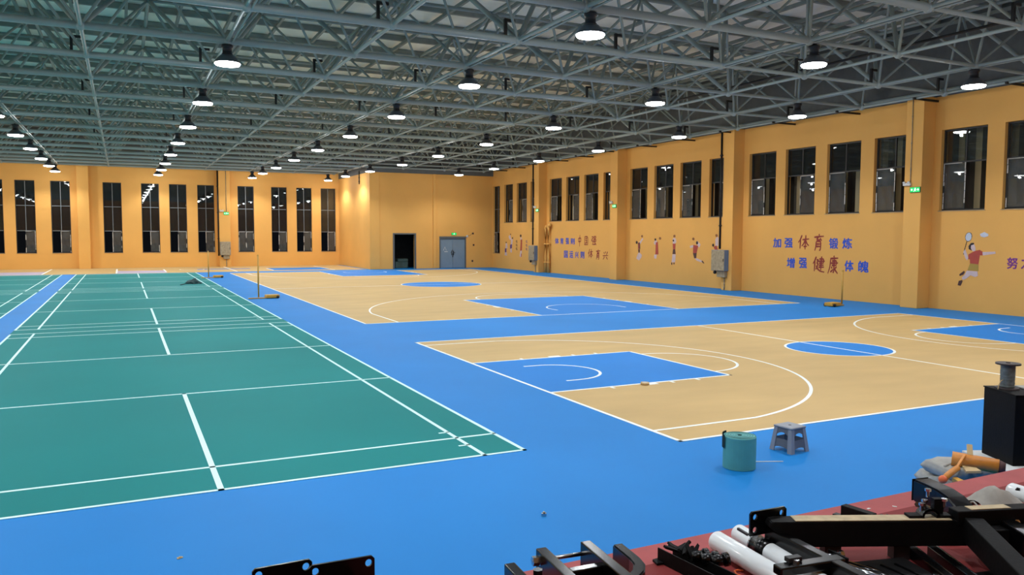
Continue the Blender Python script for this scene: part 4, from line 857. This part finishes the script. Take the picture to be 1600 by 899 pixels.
# white pipes
def capped_pipe(label, p0, p1, r, extra=None):
    t = thing('white_pipe', label, 'pipe', ((p0[0]+p1[0])/2, (p0[1]+p1[1])/2, ZS)); o_ = t.location
    a, b = Vector(p0)-o_, Vector(p1)-o_; d_ = (b-a).normalized()
    obj('barrel', tube(bmesh.new(), [a, a+d_*.004, b], r, 28), 'pipe_white', t, True)
    obj('end_cap', tube(bmesh.new(), [a-d_*.012, a-d_*.004, a], r*.8, 28, r_end=r*.995), 'pipe_white', t, True)
    return t, a, b, d_
capped_pipe('glossy white pipe lying free on the red carpet, left of its pair', (-1.150, -4.290, .751), (-1.215, -5.05, .751), .049)
t, a, b, d_ = capped_pipe('white pipe with a black slot and black sleeve, right of its pair', (-.975, -4.255, .748), (-1.085, -5.05, .748), .046)
s_ = Vector((d_.y, -d_.x, 0))*1
off = (Vector((0, 0, 1))*.040 + Vector((-.4, -.9, 0)).normalized()*.0 - s_*.0)
obj('slot', bar(bmesh.new(), a+d_*.03+Vector((-.026, .004, .038)), a+d_*.12+Vector((-.026, .004, .038)), .013, .012, bevel=.001), 'black', t)
obj('sleeve', tube(bmesh.new(), [a+d_*.15, a+d_*.26], .050, 28), 'black_gloss', t, True)
obj('sleeve_ring', tube(bmesh.new(), [a+d_*.145, a+d_*.152], .0515, 28), 'chrome', t, True)
t = thing('square_tube', 'black square tube resting diagonally beside the white pipes', 'steel part', (-.97, -4.7, ZS))
Bt('tube', (-.955, -4.44, .79), (-1.00, -5.05, .79), .05, .11, 'black_gloss', t, .005); Bt('end_clip', (-.985, -4.435, .84), (-.925, -4.43, .846), .03, .012, 'black_gloss', t, .002)
# U bracket with bolts
t = thing('clevis_bracket', 'black clevis bracket with chrome bolts in front of the long beam', 'steel part', (-.86, -4.74, ZS))
for dx in (-.035, .03): Bt('cheek', (-.86+dx, -4.70, .74), (-.86+dx-.01, -4.82, .74), .012, .13, 'black_gloss', t, .003)
Bt('bridge', (-.905, -4.75, .765), (-.82, -4.76, .765), .06, .02, 'black_gloss', t); Tt('pin', [(-.925, -4.715, .785), (-.80, -4.735, .785)], .010, 'chrome', t, 8)
bolt(t, (-.925, -4.715, .785), (-1, .2, 0), .018, .02); bolt(t, (-.80, -4.735, .785), (1, -.1, 0), .018, .02); bolt(t, (-.865, -4.75, .775), (0, 0, 1), .014, .02)
Tt('shaft', [(-.80, -4.78, .745), (-.74, -5.02, .735)], .016, 'chrome', t, 10); Tt('shaft_sleeve', [(-.76, -4.76, .735), (-.69, -5.0, .73)], .02, 'black_gloss', t, 10)
t = thing('flat_bar', 'black flat bar crossing the pipes at the bottom edge', 'steel part', (-1.1, -4.86, ZS)); Bt('bar', (-1.27, -4.815, .826), (-.93, -4.86, .826), .06, .04, 'black_gloss', t); bolt(t, (-1.17, -4.825, .846), (0, 0, 1), .016, .016); Bt('stop', (-1.20, -4.80, .857), (-1.13, -4.81, .857), .035, .022, 'black', t, .003)
# long beam with end flange
t = thing('long_beam', 'long black box beam with taped top and bolted end flange', 'steel part', (-.5, -4.72, ZS)); o_ = t.location
p0, p1 = Vector((-1.005, -4.475, .90)), Vector((-.06, -4.905, .90)); dd = (p1-p0).normalized(); side = Vector((dd.y, -dd.x, 0))  # towards the camera
Mx = frame_mx(p0-o_, p1-o_); L = (p1-p0).length
g = bmesh.new(); prism(g, [(0, -.025), (.012, 0), (L, 0), (L, -.125), (.20, -.125), (.06, -.075)], -.045, .045, Mx @ Matrix(((1, 0, 0, 0), (0, 0, 1, 0), (0, 1, 0, 0), (0, 0, 0, 1)))); bmesh.ops.bevel(g, geom=g.edges[:], offset=.004, segments=2, affect='EDGES'); obj('beam', g, 'black_worn', t)
obj('taped_top', bx(bmesh.new(), .13, L-.14, -.037, .037, .0005, .004, mx=Mx), 'wood_tape', t)
plate_with_holes('end_flange', t, (-1.085, -4.452, .938), (-.860, -4.462, .938), .12, [(.03, -.028), (.195, -.028), (.03, -.092), (.195, -.092)], .010, 'black_gloss', .013)
for q, hh in ((.28, .0), (.62, .0)): obj('bearing_shim', bx(bmesh.new(), q, q+.08, -.03, .03, -.198, -.1275, mx=Mx), 'black', t)
# saddle clamp with bolts on top of the beam
t = thing('saddle_clamp', 'black saddle clamp with chrome bolts sitting on the long beam', 'steel part', (-.27, -4.80, .905)); o_ = t.location
g = bmesh.new()
for k in range(12):
    a0, a1 = math.pi*k/12, math.pi*(k+1)/12
    for rr0, rr1 in ((.034, .046),):
        P = [(math.cos(a0)*rr0, math.sin(a0)*rr0), (math.cos(a1)*rr0, math.sin(a1)*rr0), (math.cos(a1)*rr1, math.sin(a1)*rr1), (math.cos(a0)*rr1, math.sin(a0)*rr1)]
        prism(g, P, -.03, .03, Matrix.Rotation(-.43, 4, 'Z') @ Matrix(((1, 0, 0, 0), (0, 0, 1, 0), (0, 1, 0, .002), (0, 0, 0, 1))))
obj('saddle', g, 'black_gloss', t)
for dx in (-.075, .06): obj('ear', bx(bmesh.new(), dx-.03, dx+.045, -.025, .025, .0, .012, mx=Matrix.Rotation(-.43, 4, 'Z')), 'black_worn', t)
for x, y, z in ((-.03, .012, .055), (.0, .02, .066), (.035, .03, .112), (.075, -.03, .075)):
    g = tube(bmesh.new(), [(x, y, z-.03), (x, y, z)], .008, 8); tube(g, [(x, y, z), (x, y, z+.012)], .015, 6); obj('bolt', g, 'chrome', t)
obj('upright', bx(bmesh.new(), .03, .075, .0, .03, .012, .085, mx=Matrix.Rotation(-.43, 4, 'Z')), 'black_worn', t)
# bent arm behind the beam
t = thing('bent_arm', 'glossy black bent square arm rising behind the long beam', 'steel part', (.11, -4.6, ZS))
ps = [(.195, -4.42, .862), (.175, -4.50, .862), (.155, -4.59, .858), (.135, -4.66, .846), (.11, -4.72, .825), (.075, -4.77, .792)]
g = bmesh.new(); prev = None
for k, p in enumerate(ps):
    a = Vector(ps[max(0, k-1)]); b = Vector(ps[min(len(ps)-1, k+1)]); d_ = (b-a).normalized(); nn = d_.cross(Vector((0, 0, 1))).normalized()*.055; uu = nn.cross(d_).normalized()*.062
    c_ = Vector(p)-t.location
    q = [g.verts.new(c_+nn*s1+uu*s2) for s1, s2 in ((-1, -1), (1, -1), (1, 1), (-1, 1))]
    if prev:
        for i in range(4): g.faces.new((prev[i], prev[(i+1) % 4], q[(i+1) % 4], q[i]))
    else: g.faces.new(q[::-1])
    prev = q
g.faces.new(prev); bmesh.ops.recalc_face_normals(g, faces=g.faces[:]); bmesh.ops.bevel(g, geom=[e for e in g.edges if e.calc_face_angle(0) > .9], offset=.008, segments=2, affect='EDGES'); obj('arm', g, 'black_gloss', t)
Bt('end_plate', (.197, -4.410, .862), (.196, -4.416, .862), .108, .122, 'black_worn', t, .001); Bt('foot', (.175, -4.50, .752), (.10, -4.70, .752), .10, .095, 'black_worn', t); bolt(t, (.12, -4.46, .80), (-.8, -.5, .2), .016, .02)
# second beam on the right and parts under it
t = thing('second_beam', 'black beam crossing at the right edge with a taped top', 'steel part', (.2, -4.98, ZS)); o_ = t.location
Bt('beam', (-.175, -4.865, .91), (.62, -5.13, .91), .075, .075, 'black_worn', t); obj('taped_top', bar(bmesh.new(), Vector((-.10, -4.89, .949))-o_, Vector((.10, -4.957, .949))-o_, .05, .003), 'wood_tape', t)
Bt('brace', (-.12, -4.93, .86), (-.42, -5.40, .80), .09, .12, 'black_worn', t); Bt('brace', (.06, -4.98, .85), (-.06, -5.45, .78), .08, .10, 'black_gloss', t); Bt('leg', (.50, -5.09, .873), (.5005, -5.0905, .702), .06, .06, 'black', t); Bt('gusset', (-.06, -4.94, .80), (.22, -5.05, .80), .12, .14, 'black_worn', t)
bolt(t, (.1, -5.0, .885), (-.5, -.8, .2), .014, .02)
for k, (q0, q1) in enumerate((((-.335, -4.76, .728), (-.55, -5.20, .728)), ((-.235, -4.80, .728), (-.45, -5.24, .728)))):
    t = thing('square_rail', ('left', 'right')[k]+' of two parallel black rails with added highlight strips at the bottom edge', 'steel part', (q0[0], q0[1], ZS)); Bt('rail', q0, q1, .042, .05, 'black_gloss', t, .004)
    Bt('edge_glint', Vector(q0)+Vector((.02, -.01, .025)), Vector(q1)+Vector((.02, -.01, .025)), .006, .004, 'chrome', t, .001)  # thin chrome strip stands in for the highlight on the rail edge
t = thing('flat_plate', 'dark slotted steel plate lying before the long beam', 'steel part', (-.56, -4.82, ZS)); o_ = t.location
g = bmesh.new(); prism(g, [(-.2, .10), (.12, .02), (.03, -.36), (-.16, -.30)], .002, .03); obj('plate', g, 'black_worn', t)
for k in range(3): obj('rib', bar(bmesh.new(), (-.13+.07*k, .02-.02*k, .033), (-.10+.05*k, -.26, .033), .010, .006), 'black_gloss', t)
g = tube(bmesh.new(), [(.06, -.2, .03), (.06, -.2, .045)], .022, 14); obj('bolt', g, 'black_gloss', t, True)
t = thing('fill_panel', 'added flat black panel filling the dark lower right corner of the stage', 'steel part', (-.25, -5.25, ZS)); g = bmesh.new(); prism(g, [(-.06, .20), (.27, .14), (.22, -.30), (-.24, -.20)], .002, .026); bmesh.ops.bevel(g, geom=g.edges[:], offset=.004, segments=1, affect='EDGES'); obj('base', g, 'black_worn', t)  # black panel put in to fill the dark area below the second beam
obj('fold', bar(bmesh.new(), (-.18, -.12, .031), (.18, -.2, .031), .03, .008), 'black_gloss', t)
# small things at the back of the stage
t = thing('short_channel', 'short black steel channel at the stage edge behind the long beam', 'steel part', (-.16, -4.28, ZS)); Bt('channel', (-.175, -4.215, .735), (-.15, -4.40, .735), .05, .065, 'black_worn', t, .004); Bt('tab', (-.22, -4.21, .706), (-.18, -4.20, .706), .05, .01, 'black', t, .002)
t = thing('small_bracket', 'tiny black bracket with two screws behind the long beam', 'steel part', (-.03, -4.37, ZS)); Bt('plate', (-.065, -4.355, .715), (.005, -4.385, .715), .03, .025, 'black', t, .003); bolt(t, (-.045, -4.362, .728), (0, 0, 1), .008, .008); bolt(t, (-.015, -4.375, .728), (0, 0, 1), .008, .008)
t = thing('grey_cloth', 'crumpled grey canvas cover leaning by the white pipe at right', 'cloth', (.66, -4.60, ZS), -.25); g = bmesh.new()
gr = []
for i in range(13):
    row = []
    for j in range(11):
        u_, v_ = i/12*2-1, j/10*2-1; x = .20*u_; y = .16*v_
        z = .17*max(0, 1-abs(u_+.35)**1.3*.75)*max(0, 1-abs(v_)**1.6)+.010*math.sin(9*u_+4*v_)*(1-abs(v_)); row.append(g.verts.new((x, y, max(.004, z+.006))))
    gr.append(row)
for i in range(12):
    for j in range(10): g.faces.new((gr[i][j], gr[i][j+1], gr[i+1][j+1], gr[i+1][j]))
bmesh.ops.recalc_face_normals(g, faces=g.faces[:]); obj('canvas', g, 'grey_cloth', t, True); obj('hem', tube(bmesh.new(), [(-.2, -.16, .008), (-.2, .0, .09), (-.2, .16, .008)], .006, 6), 'grey_cloth', t, True)
t2, a, b, d_ = capped_pipe('white pipe with two black star bolts at the right edge', (.86, -4.52, .79), (.80, -5.0, .79), .045)
for q in (.05, .12):
    c_ = a+d_*q+Vector((-.036, -.012, .026)); g = bmesh.new()
    for k in range(3): bar(g, c_+Vector((0, math.cos(k*1.05)*.014, math.sin(k*1.05)*.014)), c_-Vector((0, math.cos(k*1.05)*.014, math.sin(k*1.05)*.014)), .008, .008)
    obj('star_bolt', g, 'black', t2)
t3 = thing('pipe_cradle', 'low black cradle holding up the right white pipe', 'steel part', (.83, -4.75, ZS)); box('block', -.05, .05, -.06, .06, 0, .042, 'black', t3, bevel=.004); box('lip', -.06, -.045, -.06, .06, 0, .06, 'black', t3)
tag(obj('wire_loop', tube(bmesh.new(), [(-1.245, -4.60, .706), (-1.262, -4.56, .707), (-1.25, -4.53, .708), (-1.225, -4.525, .707), (-1.205, -4.54, .706)], .004, 6), 'orange_hot'), 'thin orange wire loop on the carpet beside the white pipe', 'wire')
for k in range(3): 
    x = (.05, -.35, .22)[k]; t = thing('paper_scrap', ('small white scrap near the bent arm on the stage edge', 'small white scrap behind the end flange on the stage edge', 'small white scrap right of the stage edge channel')[k], 'scrap', (x, -4.2-.02*k, .7005), k); g = bmesh.new(); prism(g, [(-.012, -.006), (.014, -.004), (.01, .008), (-.01, .006)], .0005, .003); obj('sheet', g, 'white_plastic', t)
